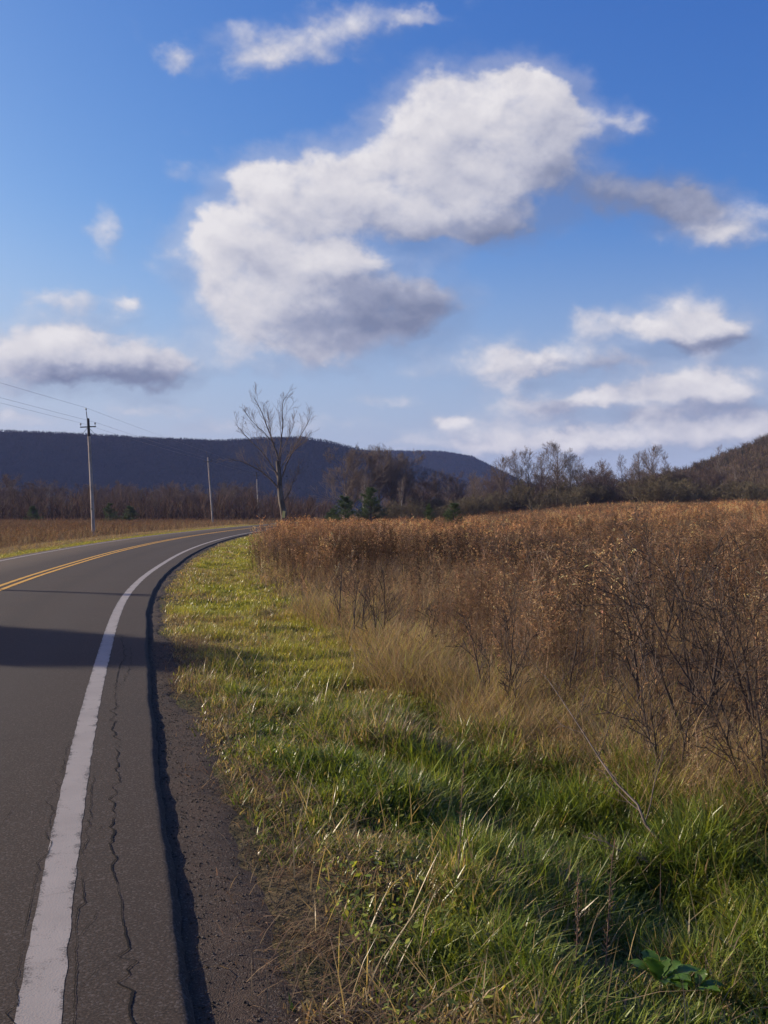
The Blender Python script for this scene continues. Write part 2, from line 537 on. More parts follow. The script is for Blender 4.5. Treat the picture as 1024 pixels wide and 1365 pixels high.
# ------------------------------------------------------------------ ground, road, shoulder
def spread(lo, hi, step, far_lo, far_hi, grow):
    core = list(np.arange(lo, hi + 1e-6, step))
    s, x = step, core[-1]
    while x < far_hi:
        s *= grow
        x += s
        core.append(min(x, far_hi))
    s, x = step, core[0]
    left = []
    while x > far_lo:
        s *= grow
        x -= s
        left.append(max(x, far_lo))
    return np.array(left[::-1] + core)


def grid_faces(nx, ny):
    i = np.arange((ny - 1) * nx).reshape(ny - 1, nx)[:, :-1].ravel()
    return np.stack([i, i + 1, i + nx + 1, i + nx], 1)


def build_ground():
    xs = spread(-11, 8, 0.11, -2600, 2600, 1.07)
    ys = spread(2.0, 15, 0.10, -160, 2600, 1.035)
    X, Y = np.meshgrid(xs, ys)
    d = dist_edge(X, Y)
    Z = terrain(X, Y)
    V = np.stack([X.ravel(), Y.ravel(), Z.ravel()], 1)
    o = obj("ground", V, grid_faces(len(xs), len(ys)), M_GROUND, smooth=True, attr={'dist': d.ravel()})
    tag(o, kind='structure')


def road_samples():
    return np.concatenate([np.arange(-120, 0, 1.5), np.arange(0, 16, 0.04), np.arange(16, 60, 0.25), np.arange(60, 330, 1.0)])


RY = road_samples()
_rs = line_slope(RY)
_inv = 1 / np.sqrt(1 + _rs ** 2)
RP = np.stack([line_x(RY), RY], 1)
RN = np.stack([_inv, -_rs * _inv], 1)          # to the right of the road


def strip(offsets, z):
    """offsets: list of (n,) arrays of distance to the right of the white line; z likewise"""
    K = len(offsets)
    n = len(RY)
    V = np.zeros((n, K, 3))
    for k in range(K):
        V[:, k, :2] = RP + RN * np.asarray(offsets[k])[..., None] * np.ones((n, 1))
        V[:, k, 2] = z[k]
    return V.reshape(-1, 3), grid_faces(K, n)


def jag(seed, f, amp):
    return (fbm(RY * f, RY * 0 + seed, seed, 4) - 0.5) * 2 * amp


def build_road():
    er = EDGE + jag(1, 0.7, 0.022) + jag(2, 9, 0.006)
    el = EDGE - ROADW + jag(4, 1.0, 0.05)
    one = np.ones(len(RY))
    offs = [el - .03, el, one * -3.6, one * -1.8, one * -.9, one * 0.0, er - 0.025, er - .008, er + 0.006 + jag(5, 14, .006), er + 0.03 + jag(6, 11, .012)]
    V, F = strip(offs, [-0.11, 0, 0.0, 0.0, 0.0, 0.0, 0.0, 0.0, -0.006, -0.035, -0.11])
    road = obj("road", V, F, M_ASPHALT, attr={'off': np.stack(offs, 1).ravel()})
    tag(road, kind='structure')

    def paint(name, mat, c, w, z, seed, lab):
        j1, j2 = jag(seed, 10, 0.006), jag(seed + 1, 8, 0.009)
        V, F = strip([c - w + j1, c - w * 0.5 + 0 * j1, c + w * .5 + 0 * j1, c + w + j2], [z] * 4)
        e = np.tile([1, 0, 0, 1.0], len(RY))
        o = obj(name, V, F, mat, road, attr={'edge': e})
        o['label'] = lab
    paint("edge_line", M_WHITE, 0.0, 0.071, 0.0015, 11, "broad worn white line along the near shoulder")
    paint("edge_line", M_WHITE, -5.4, 0.07, 0.004, 13, "white line along the far side of the road")
    paint("centre_line", M_YELLOW, -2.62, 0.055, 0.004, 15, "near stripe of the double yellow centre line")
    paint("centre_line", M_YELLOW, -2.86, 0.055, 0.004, 17, "far stripe of the double yellow centre line")

    # cracks: jagged dark ribbons; every entry is a list of (y along the road, offset right of the white line)
    def crack(pts, w, seed, jit=0.02, step=0.014):
        g = np.random.default_rng(seed)
        pts = np.array(pts, float)
        seg = np.linalg.norm(np.diff(pts, axis=0), axis=1)
        s = np.concatenate([[0], np.cumsum(seg)])
        n = max(4, int(s[-1] / step))
        u = np.linspace(0, s[-1], n)
        y = np.interp(u, s, pts[:, 0])
        off = np.interp(u, s, pts[:, 1])
        tang = np.stack([np.gradient(y), np.gradient(off)], 1)
        tang /= np.linalg.norm(tang, axis=1)[:, None] + 1e-9
        kn = np.arange(0, s[-1] + .2, 0.055)
        kn = kn + g.normal(0, .012, len(kn))
        kink = g.normal(0, jit * .62, len(kn)) + np.cumsum(g.normal(0, jit * .2, len(kn)))
        kink -= np.linspace(kink[0], kink[-1], len(kn))
        kink *= np.clip(fbm(kn * 1.6, kn * 0 + seed, seed + 9, 2) * 2.6 - .65, .1, 1.3)
        wob = np.interp(u, kn, kink) + g.normal(0, .0012, n)
        y = y - tang[:, 1] * wob
        off = off + tang[:, 0] * wob
        ww = w * 0.55 * (0.15 + 1.7 * np.clip(fbm(u * 6, u * 0 + seed + 3.3, seed + 1, 4) * 2 - .45, .05, 1.3)) * np.minimum(1, 0.15 + np.minimum(u, s[-1] - u) * 3)
        ry, ro = -tang[:, 1], tang[:, 0]
        out = []
        for sgn in (-1, 1):
            yy, oo = y + ry * ww * sgn * .5, off + ro * ww * sgn * .5
            sl = line_slope(yy)
            iv = 1 / np.sqrt(1 + sl ** 2)
            out.append(np.stack([line_x(yy) + oo * iv, yy - sl * iv * oo, np.full(n, 0.0032)], 1))
        V = np.stack(out, 1).reshape(-1, 3)
        return V, grid_faces(2, n)

    cr = [
        ([(2.2, .30), (3.3, .27), (4.0, .26), (4.6, .20), (5.4, .225), (6.5, .23), (7.6, .20), (9, .17), (11, .2), (13, .15)], 0.010),
        ([(2.4, .13), (3.0, .115), (3.6, .10), (4.1, .12), (4.6, .095), (5.4, .1), (6.2, .085)], 0.0045),
        ([(2.2, -.105), (3.0, -.095), (4.2, -.10), (5.6, -.09), (7, -.095)], 0.0045),
        ([(3.25, .10), (3.45, .2), (3.55, .27)], 0.004),
        ([(3.7, .10), (3.98, .18), (4.05, .25)], 0.004),
        ([(3.05, .30), (3.1, .4), (3.05, .46)], 0.005),
        ([(4.85, .08), (5.05, .16), (5.1, .25), (5.15, .44)], 0.004),
        ([(4.4, -.1), (4.25, -.25), (4.0, -.38), (3.85, -.6)], 0.004),
        ([(4.9, -.35), (5.3, -.31), (5.6, -.30)], 0.004),
        ([(3.2, -.2), (3.5, -.42), (3.55, -.8)], 0.003),
        ([(5.5, -.1), (5.25, -.4), (4.6, -.75)], 0.0035),
        ([(6.2, .1), (6.3, .2), (6.25, .44)], 0.003),
        ([(7.3, -.1), (7.1, -.5), (7.0, -1.1)], 0.003),
        ([(9, .22), (10.5, .30), (12, .28)], 0.007),
        ([(4.3, .1), (4.2, .05), (4.15, -.08)], 0.003),
        ([(6.0, -1.0), (7.2, -.95), (9.0, -1.02)], 0.004),
        ([(3.4, .3), (3.46, .38), (3.42, .46)], 0.003),
        ([(2.6, .1), (2.75, .2), (2.8, .29)], 0.004),
    ]
    for i, (pts, w) in enumerate(cr):
        V, F = crack(pts, w, 40 + i)
        obj("crack", V, F, M_CRACK, road)

    # bare gravel and dirt beside the dropped edge of the pavement
    inner = np.full(len(RY), EDGE - 0.12)
    wid = 0.40 + jag(21, 0.8, 0.16) + jag(22, 4, 0.07) - 0.12 * sstep(6, 14, RY)
    offs, zs = [], []
    for k in range(6):
        o_ = inner + (wid + 0.12) * k / 5
        xy = RP + RN * o_[:, None]
        offs.append(o_)
        zs.append(terrain(xy[:, 0], xy[:, 1]) + 0.012 - (0.03 if k == 5 else 0))
    V, F = strip(offs, zs)
    tag(obj("gravel_shoulder", V, F, M_GRAVEL, smooth=True), kind='structure')


build_ground()
build_road()


# ------------------------------------------------------------------ hills
def mat_hill(name, a, b):
    m, t, out = new_mat(name)
    p = pos(t)
    n = t.noise(t.vmath('MULTIPLY', p, (1, 1, 0.6)), 0.09, 6, 0.7)
    base = t.mix(t.smooth(n, 0.35, 0.65), (*a, 1), (*b, 1))
    t.l.new(principled(t, base, 1.0, 0.0, bump(t, n, 1.0, 6.0)), out.inputs[0])
    return m


M_HILL = mat_hill("wooded_hill_floor", (0.011, 0.010, 0.011), (0.019, 0.017, 0.018))
M_HILL_NEAR = mat_hill("near_hill_floor", (0.06, 0.045, 0.03), (0.11, 0.08, 0.05))

# crest profiles: x, height
CREST_A = np.array([(-2500, 92), (-1400, 96), (-900, 97), (-700, 95), (-424, 94), (-341, 90.5), (-259, 86), (-176, 83), (-138, 86), (-93, 87), (-60, 82), (-18, 71), (40, 55), (106, 32), (160, 6), (230, -6), (2500, -6)], float)
CREST_B = np.array([(-2500, 60), (-700, 75), (-41, 108), (23, 108), (100, 107), (151, 98), (190, 79), (241, 55), (343, 28), (470, 4), (600, -6), (2500, -6)], float)


def hill_z(crest, yc, run, X, Y):
    h = np.interp(X, crest[:, 0], crest[:, 1])
    run_ = run * np.clip(h / 90, 0.35, 1.2)
    u = (Y - yc) / run_
    front = np.clip(1 + u, 0, 1)
    prof = np.where(u < 0, np.sin(front * math.pi / 2) ** 1.15, np.clip(1 - u * 0.25, 0, 1))
    return h * prof - 3


def build_hill(name, crest, yc, run, x0, x1, y0, y1, step, seed):
    xs = np.arange(x0, x1, step)
    ys = np.arange(y0, y1, step)
    X, Y = np.meshgrid(xs, ys)
    Z = hill_z(crest, yc, run, X, Y) + (fbm(X / 70, Y / 70, seed, 3) - .5) * 5
    V = np.stack([X.ravel(), Y.ravel(), Z.ravel()], 1)
    o = obj(name, V, grid_faces(len(xs), len(ys)), M_HILL, smooth=True)
    tag(o, kind='structure')


build_hill("hill", CREST_A, 1100, 120, -1500, 420, 950, 1420, 12, 3)
build_hill("hill", CREST_B, 1700, 150, -1000, 800, 1500, 2050, 15, 8)


def near_hill_z(X, Y):
    a = 73 * np.exp(-(((X - 338) / 122) ** 2 + ((Y - 470) / 170) ** 2))
    b = 22 * np.exp(-(((X - 195) / 78) ** 2 + ((Y - 400) / 130) ** 2))
    return a + b - 2.0


def build_near_hill():
    xs = np.arange(20, 760, 6.0)
    ys = np.arange(215, 800, 6.0)
    X, Y = np.meshgrid(xs, ys)
    Z = np.maximum(near_hill_z(X, Y) + terrain(X, Y, False) + (fbm(X / 30, Y / 30, 2, 3) - .5) * 4 * sstep(0, 10, near_hill_z(X, Y)), -20)
    V = np.stack([X.ravel(), Y.ravel(), Z.ravel()], 1)
    tag(obj("hill", V, grid_faces(len(xs), len(ys)), M_HILL_NEAR, smooth=True), kind='structure')


build_near_hill()


# ------------------------------------------------------------------ branching plants
def unit(v):
    return v / (np.linalg.norm(v, axis=-1, keepdims=True) + 1e-9)


def tubes(P, Rr, sides, g):
    """P (n,k,3) centre lines, Rr (n,k) radii -> verts, quads"""
    n, k, _ = P.shape
    T = unit(np.gradient(P, axis=1))
    ref = unit(g.normal(size=(n, 1, 3)))
    U = unit(np.cross(T, ref))
    W = np.cross(T, U)
    a = np.arange(sides) * 2 * math.pi / sides
    ring = P[:, :, None] + Rr[:, :, None, None] * (U[:, :, None] * np.cos(a)[:, None] + W[:, :, None] * np.sin(a)[:, None])
    V = ring.reshape(-1, 3)
    b = (np.arange(n)[:, None, None] * k + np.arange(k - 1)[None, :, None]) * sides
    s = np.arange(sides)[None, None, :]
    s2 = (s + 1) % sides
    F = np.stack([b + s, b + s2, b + s2 + sides, b + s + sides], -1).reshape(-1, 4)
    return V, F


def merge(parts):
    Vs, Fs, off = [], [], 0
    for V, F in parts:
        Vs.append(V)
        Fs.append(F + off)
        off += len(V)
    return np.concatenate(Vs), np.concatenate(Fs)


def walk(start, d, L, k, g, wander, up):
    n = len(start)
    P = np.zeros((n, k, 3))
    P[:, 0] = start
    d = unit(d)
    st = (L / (k - 1))[:, None]
    for i in range(1, k):
        d = unit(d + g.normal(0, wander, (n, 3)) + np.array([0, 0, up]))
        P[:, i] = P[:, i - 1] + d * st
    return P


def sprout(P, Rr, m, g, tmin, tmax, ang, lfrac, rfrac, k, wander, up, taper=0.35, rmin=0.004, lshape=0.55):
    """m children on every branch of P"""
    n, kk, _ = P.shape
    L = np.linalg.norm(np.diff(P, axis=1), axis=2).sum(1)
    t = tmin + (tmax - tmin) * (np.arange(m)[None] + g.random((n, m))) / m
    f = t * (kk - 1)
    i = np.clip(f.astype(int), 0, kk - 2)
    fr = (f - i)[..., None]
    r_ = np.arange(n)[:, None]
    s = P[r_, i] * (1 - fr) + P[r_, i + 1] * fr
    T = unit(P[r_, i + 1] - P[r_, i])
    rad = Rr[r_, i] * (1 - fr[..., 0]) + Rr[r_, i + 1] * fr[..., 0]
    perp = unit(np.cross(T, unit(g.normal(size=(n, m, 3)))))
    a = ang * (0.75 + 0.5 * g.random((n, m, 1)))
    d = T * np.cos(a) + perp * np.sin(a)
    CL = (L[:, None] * lfrac * (1 - lshape * t) * (0.7 + 0.6 * g.random((n, m)))).ravel()
    cr = np.maximum(rad.ravel() * rfrac, rmin)
    C = walk(s.reshape(-1, 3), d.reshape(-1, 3), CL, k, g, wander, up)
    tt = np.linspace(0, 1, k)[None]
    CR = np.maximum(cr[:, None] * (1 - (1 - taper) * tt), rmin * 0.8)
    return C, CR


def bare_tree(seed, H, r0, limbs=13, sub=8, twig=6, fine=4, spread=0.75, tmin=0.25, upb=0.10, lfrac=0.55, stems=1, rmin=0.012, wander=0.10, curve=0.03, lean=None):
    """-> (trunk verts, faces), (crown verts, faces)"""
    g = np.random.default_rng(seed)
    start = np.zeros((stems, 3))
    start[:, 2] = -0.3
    d = np.zeros((stems, 3))
    d[:, 2] = 1
    if lean is not None:
        d[:, :2] = lean
    if stems > 1:
        a = np.arange(stems) * 2 * math.pi / stems + g.random()
        lean = 0.18 + 0.3 * g.random(stems)
        d[:, 0], d[:, 1] = np.cos(a) * lean, np.sin(a) * lean
        start[:, 0], start[:, 1] = np.cos(a) * r0 * 1.2, np.sin(a) * r0 * 1.2
    T = walk(start, d, np.full(stems, H) * (0.8 + 0.25 * g.random(stems)), 9, g, curve, 0.04)
    TR = r0 * (1 - 0.88 * np.linspace(0, 1, 9)) [None] * np.ones((stems, 1))
    TR[:, 0] *= 1.35
    B1, R1 = sprout(T, TR, limbs, g, tmin, 0.97, spread, lfrac, 0.62, 7, wander, upb, 0.2, rmin)
    B2, R2 = sprout(B1, R1, sub, g, 0.15, 1.0, 0.65, 0.72, 0.62, 5, wander, upb * 0.8, 0.3, rmin)
    parts_t = [tubes(T, TR, 7, g), tubes(B1, R1, 5, g)]
    parts_c = [tubes(B2, R2, 3, g)]
    if twig:
        B3, R3 = sprout(B2, R2, twig, g, 0.15, 1.0, 0.6, 0.62, 0.7, 4, wander, upb * .8, 0.5, rmin)
        parts_c.append(tubes(B3, R3, 3, g))
        if fine:
            B4, R4 = sprout(B3, R3, fine, g, 0.2, 1.0, 0.55, 0.7, 0.8, 3, wander, upb * .7, 0.5, rmin)
            parts_c.append(tubes(B4, R4, 3, g))
    return merge(parts_t), merge(parts_c)


class Proto:
    """trunk and crown meshes that several trees may share"""
    def __init__(self, name, seed, mt, mc, crown='crown', **kw):
        (tv, tf), (cv, cf) = bare_tree(seed, mt=None, **kw) if False else bare_tree(seed, **kw)
        self.name = name
        self.crown_name = crown
        self.t = mesh_data('trunk', tv, tf, mt, smooth=True)
        self.c = mesh_data(crown, cv, cf, mc)
        self.H = max(cv[:, 2].max(), tv[:, 2].max())

    def place(self, x, y, h, rot, label, cat, group, z=None, wide=1.0, tilt=0.0, name=None):
        z = float(terrain(np.array([x]), np.array([y]), False)[0]) if z is None else z
        e = empty(name or self.name, (x, y, z), label, cat, group)
        s = h / self.H
        e.scale = (s * wide, s * wide, s)
        e.rotation_euler = (0, tilt, rot)
        for nm, me in (('trunk', self.t), (self.crown_name, self.c)):
            link(bpy.data.objects.new(nm, me), e)
        return e


# ------------------------------------------------------------------ grass and weeds (nobody could count them)
def blades(P, length, width, lean, curl, az, c0, c1, g, K=3):
    """ribbon blades; P (n,3) roots, c0/c1 (n,3) root and tip colour -> verts, tris, colours"""
    n = len(P)
    t = np.linspace(0, 1, K + 1)
    h = np.stack([np.cos(az), np.sin(az), 0 * az], 1)
    side_a = az + math.pi / 2 + g.normal(0, 0.5, n)
    side = np.stack([np.cos(side_a), np.sin(side_a), 0 * az], 1)
    V, C = [], []
    for i, ti in enumerate(t):
        up = length * (ti - 0.5 * curl * ti ** 2)
        out = length * (lean * ti + curl * 0.9 * ti ** 2)
        c = P + h * out[:, None]
        c[:, 2] += up
        cc = c0 + (c1 - c0) * ti
        if i < K:
            w = (width * (1 - ti) ** 0.6 * (0.7 if i == 0 else 1.0))[:, None] * 0.5
            V += [c - side * w, c + side * w]
            C += [cc, cc]
        else:
            V.append(c)
            C.append(cc)
    m = len(V)
    V = np.stack(V, 1).reshape(-1, 3)
    C = np.stack(C, 1).reshape(-1, 3)
    b = np.arange(n)[:, None] * m
    F = []
    for i in range(K - 1):
        a = 2 * i
        F += [b + np.array([[a, a + 1, a + 3]]), b + np.array([[a, a + 3, a + 2]])]
    a = 2 * (K - 1)
    F.append(b + np.array([[a, a + 1, a + 2]]))
    return V, np.concatenate(F), C


class Pile:
    def __init__(self):
        self.V, self.F, self.C, self.n = [], [], [], 0

    def add(self, V, F, C):
        self.V.append(V)
        self.F.append(F + self.n)
        self.C.append(C)
        self.n += len(V)

    def build(self, name, mat):
        o = obj(name, np.concatenate(self.V), np.concatenate(self.F), mat, col=np.concatenate(self.C))
        return tag(o, kind='stuff')


def on_edge(n, y0, y1, d0, d1, g):
    """random points by distance along and right of the pavement edge"""
    Y = y0 + (y1 - y0) * g.random(n)
    d = d0 + (d1 - d0) * g.random(n)
    sl = line_slope(Y)
    iv = 1 / np.sqrt(1 + sl ** 2)
    o = EDGE + d
    X = line_x(Y) + o * iv
    Y2 = Y - sl * iv * o
    return X, Y2, dist_edge(X, Y2)


def in_view(X, Y, m=1.15, pad=1.5):
    return np.abs(X) < Y * 0.386 * m + pad


G_FRESH = np.array([0.150, 0.205, 0.030])
G_DEEP = np.array([0.090, 0.145, 0.024])
G_YEL = np.array([0.44, 0.41, 0.072])
STRAW = np.array([0.50, 0.385, 0.19])
TAN = np.array([0.36, 0.262, 0.148])
BROWN = np.array([0.160, 0.110, 0.074])
RUST = np.array([0.160, 0.100, 0.066])


def lerp(a, b, t):
    return a + (b - a) * np.asarray(t)[:, None]


def colour_jitter(c, g, amt=0.25):
    return np.clip(c * (1 + g.normal(0, amt, (len(c), 1))) * (1 + g.normal(0, 0.06, c.shape)), 0.004, 0.8)


def build_verge():
    g = np.random.default_rng(21)
    pile = Pile()
    for (y0, y1, n, wide, lo, K) in ((1.6, 5.0, 90000, 0.0088, .055, 3), (5, 9, 85000, 0.0100, .06, 3), (9, 17, 95000, 0.0095, .07, 2), (17, 36, 80000, 0.017, .06, 2), (36, 84, 60000, 0.034, .06, 2)):
        X, Y, d = on_edge(n, y0, y1, 0.16, 3.5 if y0 > 4 else 4.4, g)
        lush = sstep(1.0, 1.7, d) * (1 - sstep(7, 10, Y))            # the long growth on the bank and in the ditch
        patch = fbm(X * 1.1, Y * 0.8, 31, 3)
        patch2 = fbm(X * 3.1, Y * 2.4, 37, 3)
        rim = 0.30 + 0.34 * fbm(X * 1.3, Y * 1.3, 33, 3) - 0.12 * sstep(6, 14, Y) + 0.28 * sstep(0.5, .62, fbm(X * .5, Y * .5, 77, 2)) * (Y < 9)
        keep = (d > rim - 0.12 * g.random(n)) & in_view(X, Y)
        keep &= g.random(n) < 0.45 + 0.55 * sstep(0.0, 0.25, d - rim)
        keep &= g.random(n) < 1 - 0.9 * sstep(2.6, 3.3, d + 0.6 * (patch - .5)) * sstep(4, 6.5, Y)
        X, Y, d, lush, patch, patch2, rim = (a[keep] for a in (X, Y, d, lush, patch, patch2, rim))
        n = len(X)
        Z = terrain(X, Y) - 0.01
        tuss = np.clip((fbm(X * 2.3, Y * 1.9, 41, 3) - 0.42) * 3.2, 0, 1)
        L = (lo + 0.08 * tuss + 0.10 * lush * (0.35 + tuss)) * (0.6 + 0.8 * g.random(n)) * np.where(d < rim + 0.25, 0.7, 1)
        straw = np.clip(0.27 + (patch - 0.5) * 1.9 + 0.55 * (1 - sstep(0.0, 0.45, d - rim)) + 0.75 * sstep(2.4, 3.0, d) * sstep(5, 8, Y) - 0.25 * lush, 0.03, 0.95)
        is_s = g.random(n) < straw
        mid = sstep(7, 12, Y) * (1 - 0.1 * patch)
        green = lerp(lerp(np.tile(G_DEEP, (n, 1)), np.tile(G_FRESH, (n, 1)), np.clip(patch2 * 1.6 - 0.2, 0, 1)), np.tile(G_YEL, (n, 1)), np.clip(0.62 * mid + 0.35 * (g.random(n) < 0.3) * (.3 + .7 * mid) + (patch2 - .5) * (.5 + .5 * mid), 0, 1))
        dry = lerp(np.tile(BROWN, (n, 1)), np.tile(STRAW, (n, 1)), np.clip(g.random(n) * 1.1, 0, 1))
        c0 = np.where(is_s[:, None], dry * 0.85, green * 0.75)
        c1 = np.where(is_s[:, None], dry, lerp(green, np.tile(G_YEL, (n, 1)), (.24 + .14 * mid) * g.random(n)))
        az = g.random(n) * 2 * math.pi
        clump = fbm(X * 1.6, Y * 1.6, 51, 2) * 4 * math.pi
        az = np.where(g.random(n) < 0.12, clump + g.normal(0, .8, n), az)
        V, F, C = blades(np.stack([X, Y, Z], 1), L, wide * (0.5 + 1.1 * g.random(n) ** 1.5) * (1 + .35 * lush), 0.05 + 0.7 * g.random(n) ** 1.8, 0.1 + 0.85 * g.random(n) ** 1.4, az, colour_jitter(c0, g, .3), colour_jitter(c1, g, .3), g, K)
        pile.add(V, F, C)
    # dead pale stems standing through the green
    n = 2600
    X, Y, d = on_edge(n, 1.8, 12, 0.5, 3.6, g)
    c = lerp(np.tile(BROWN, (n, 1)), np.tile(STRAW, (n, 1)), g.random(n))
    V, F, C = blades(np.stack([X, Y, terrain(X, Y)], 1), .12 + .22 * g.random(n), .0045 + .0035 * g.random(n), .1 + .8 * g.random(n) ** 2, .1 + .9 * g.random(n) ** 2, g.random(n) * 6.28, c * .9, c, g, 3)
    pile.add(V, F, C)
    # far side of the road
    n = 60000
    Y = 20 + 110 * g.random(n) ** 1.4
    X0 = line_x(Y) + EDGE - ROADW
    dl = 0.05 + 2.6 * g.random(n)
    X = X0 - dl * np.sqrt(1 + line_slope(Y) ** 2)
    Z = terrain(X, Y)
    pt = fbm(X * .6, Y * .3, 61, 3)
    mixc = np.clip(sstep(0.7, 1.9, dl) + (pt - .5) * 1.2, 0, 1)
    c = lerp(np.tile(G_YEL * 0.95, (n, 1)), np.tile(TAN, (n, 1)), mixc)
    V, F, C = blades(np.stack([X, Y, Z], 1), (0.07 + 0.2 * sstep(1.0, 2.4, dl)) * (0.6 + .8 * g.random(n)), 0.0006 * Y + 0.006, 0.2 + .4 * g.random(n), .3 + .5 * g.random(n), g.random(n) * 6.28, colour_jitter(c * .8, g), colour_jitter(c, g), g, 2)
    pile.add(V, F, C)
    pile.build("grass", M_GRASS)


def build_fringe():
    """long tan grass between the verge and the weeds, and the grass under the weeds"""
    g = np.random.default_rng(22)
    pile = Pile()
    for (y0, y1, n, wide, K) in ((2.6, 6, 26000, 0.0042, 3), (6, 10, 30000, 0.0055, 3), (10, 18, 26000, 0.008, 3), (18, 40, 26000, 0.014, 2), (40, 84, 16000, 0.028, 2)):
        X, Y, d = on_edge(n, y0, y1, 1.9, 4.4, g)
        pt = fbm(X * 1.0, Y * 0.8, 71, 3)
        w = sstep(2.35, 2.9, d - .85 * (1 - sstep(4.6, 7.0, Y)) + (pt - .5) * 1.2) * (1 - 0.85 * sstep(2.9, 3.7, d))
        w = w * (1 - .55 * sstep(14, 30, Y))
        keep = (g.random(n) < w * np.clip((pt - .25) * 3, 0.12, 1)) & in_view(X, Y, 1.2)
        X, Y, d, pt = X[keep], Y[keep], d[keep], pt[keep]
        n = len(X)
        Z = terrain(X, Y) - .02
        cl = g.random(n)
        c = lerp(np.tile(TAN, (n, 1)), np.tile(STRAW, (n, 1)), cl)
        c = lerp(c, np.tile(BROWN, (n, 1)), (g.random(n) < .2) * .8)
        c = lerp(c, np.tile(G_YEL, (n, 1)), (g.random(n) < .14) * .9)
        L = (0.22 + 0.30 * pt) * (0.6 + 0.8 * g.random(n))
        az = np.where(g.random(n) < .3, fbm(X * 1.2, Y * 1.2, 81, 2) * 4 * math.pi + g.normal(0, 0.9, n), g.random(n) * 6.283)
        V, F, C = blades(np.stack([X, Y, Z], 1), L, wide * (0.6 + .7 * g.random(n)), 0.1 + 0.3 * g.random(n), 0.2 + 0.75 * g.random(n), az, colour_jitter(c * .8, g, .18), colour_jitter(c, g, .18), g, K)
        pile.add(V, F, C)
    # grass among the weeds of the field, right to its far edge
    for (y0, y1, n, wide, L0, K) in ((3, 16, 46000, 0.006, .42, 3), (16, 45, 95000, 0.014, .52, 2), (45, 175, 170000, 0.045, .58, 2)):
        Y = y0 + (y1 - y0) * g.random(n) ** 0.9
        X = (g.random(n) * 2 - 1) * (0.386 * 1.2 * Y + 2)
        d = dist_edge(X, Y)
        keep = (d > 3.0 + g.random(n)) & (near_hill_z(X, Y) < 0.5) & (g.random(n) < np.where(Y < 16, .25 + .75 * sstep(.4, .6, fbm(X * .8, Y * .8, 88, 3)), 1))
        X, Y, d = X[keep], Y[keep], d[keep]
        n = len(X)
        Z = terrain(X, Y) - .03
        pt = fbm(X * .25, Y * .12, 91, 4)
        far = sstep(25, 80, Y)
        gap = fbm(X * .26, Y * .13, 99, 3)
        a = lerp(np.tile(BROWN, (n, 1)), np.tile(TAN * 1.05, (n, 1)), np.clip(g.random(n) * .9 + (.5 - gap) * 2.6, 0, 1))
        c = lerp(a, np.tile(np.array([0.235, 0.165, 0.098]), (n, 1)), 0.5 * far)
        V, F, C = blades(np.stack([X, Y, Z], 1), L0 * (0.55 + .8 * g.random(n)), wide * (0.6 + .8 * g.random(n)), 0.1 + .35 * g.random(n), .15 + .7 * g.random(n), g.random(n) * 6.28, colour_jitter(c * .75, g), colour_jitter(c, g), g, K)
        pile.add(V, F, C)
    # strip of dead grass beyond the far shoulder
    n = 60000
    Y = 24 + 190 * g.random(n) ** 1.2
    dl = 1.7 + (0.30 * Y) * g.random(n)
    X = line_x(Y) + EDGE - ROADW - dl
    keep = X > -0.5 * Y - 5
    X, Y, dl = X[keep], Y[keep], dl[keep]
    n = len(X)
    Z = terrain(X, Y) - .02
    c = lerp(np.tile(TAN * .85, (n, 1)), np.tile(BROWN * .9, (n, 1)), np.clip(sstep(4, 16, dl) * .6 + .5 * g.random(n), 0, 1))
    c = lerp(c, np.tile(RUST * 1.25, (n, 1)), .2 * g.random(n))
    V, F, C = blades(np.stack([X, Y, Z], 1), (0.22 + .48 * sstep(1.7, 5, dl)) * (0.6 + .6 * g.random(n)), 0.00055 * Y + .006, .1 + .3 * g.random(n), .1 + .6 * g.random(n), g.random(n) * 6.28, colour_jitter(c * .8, g), colour_jitter(c, g), g, 2)
    pile.add(V, F, C)
    pile.build("dry_grass", M_DRY)


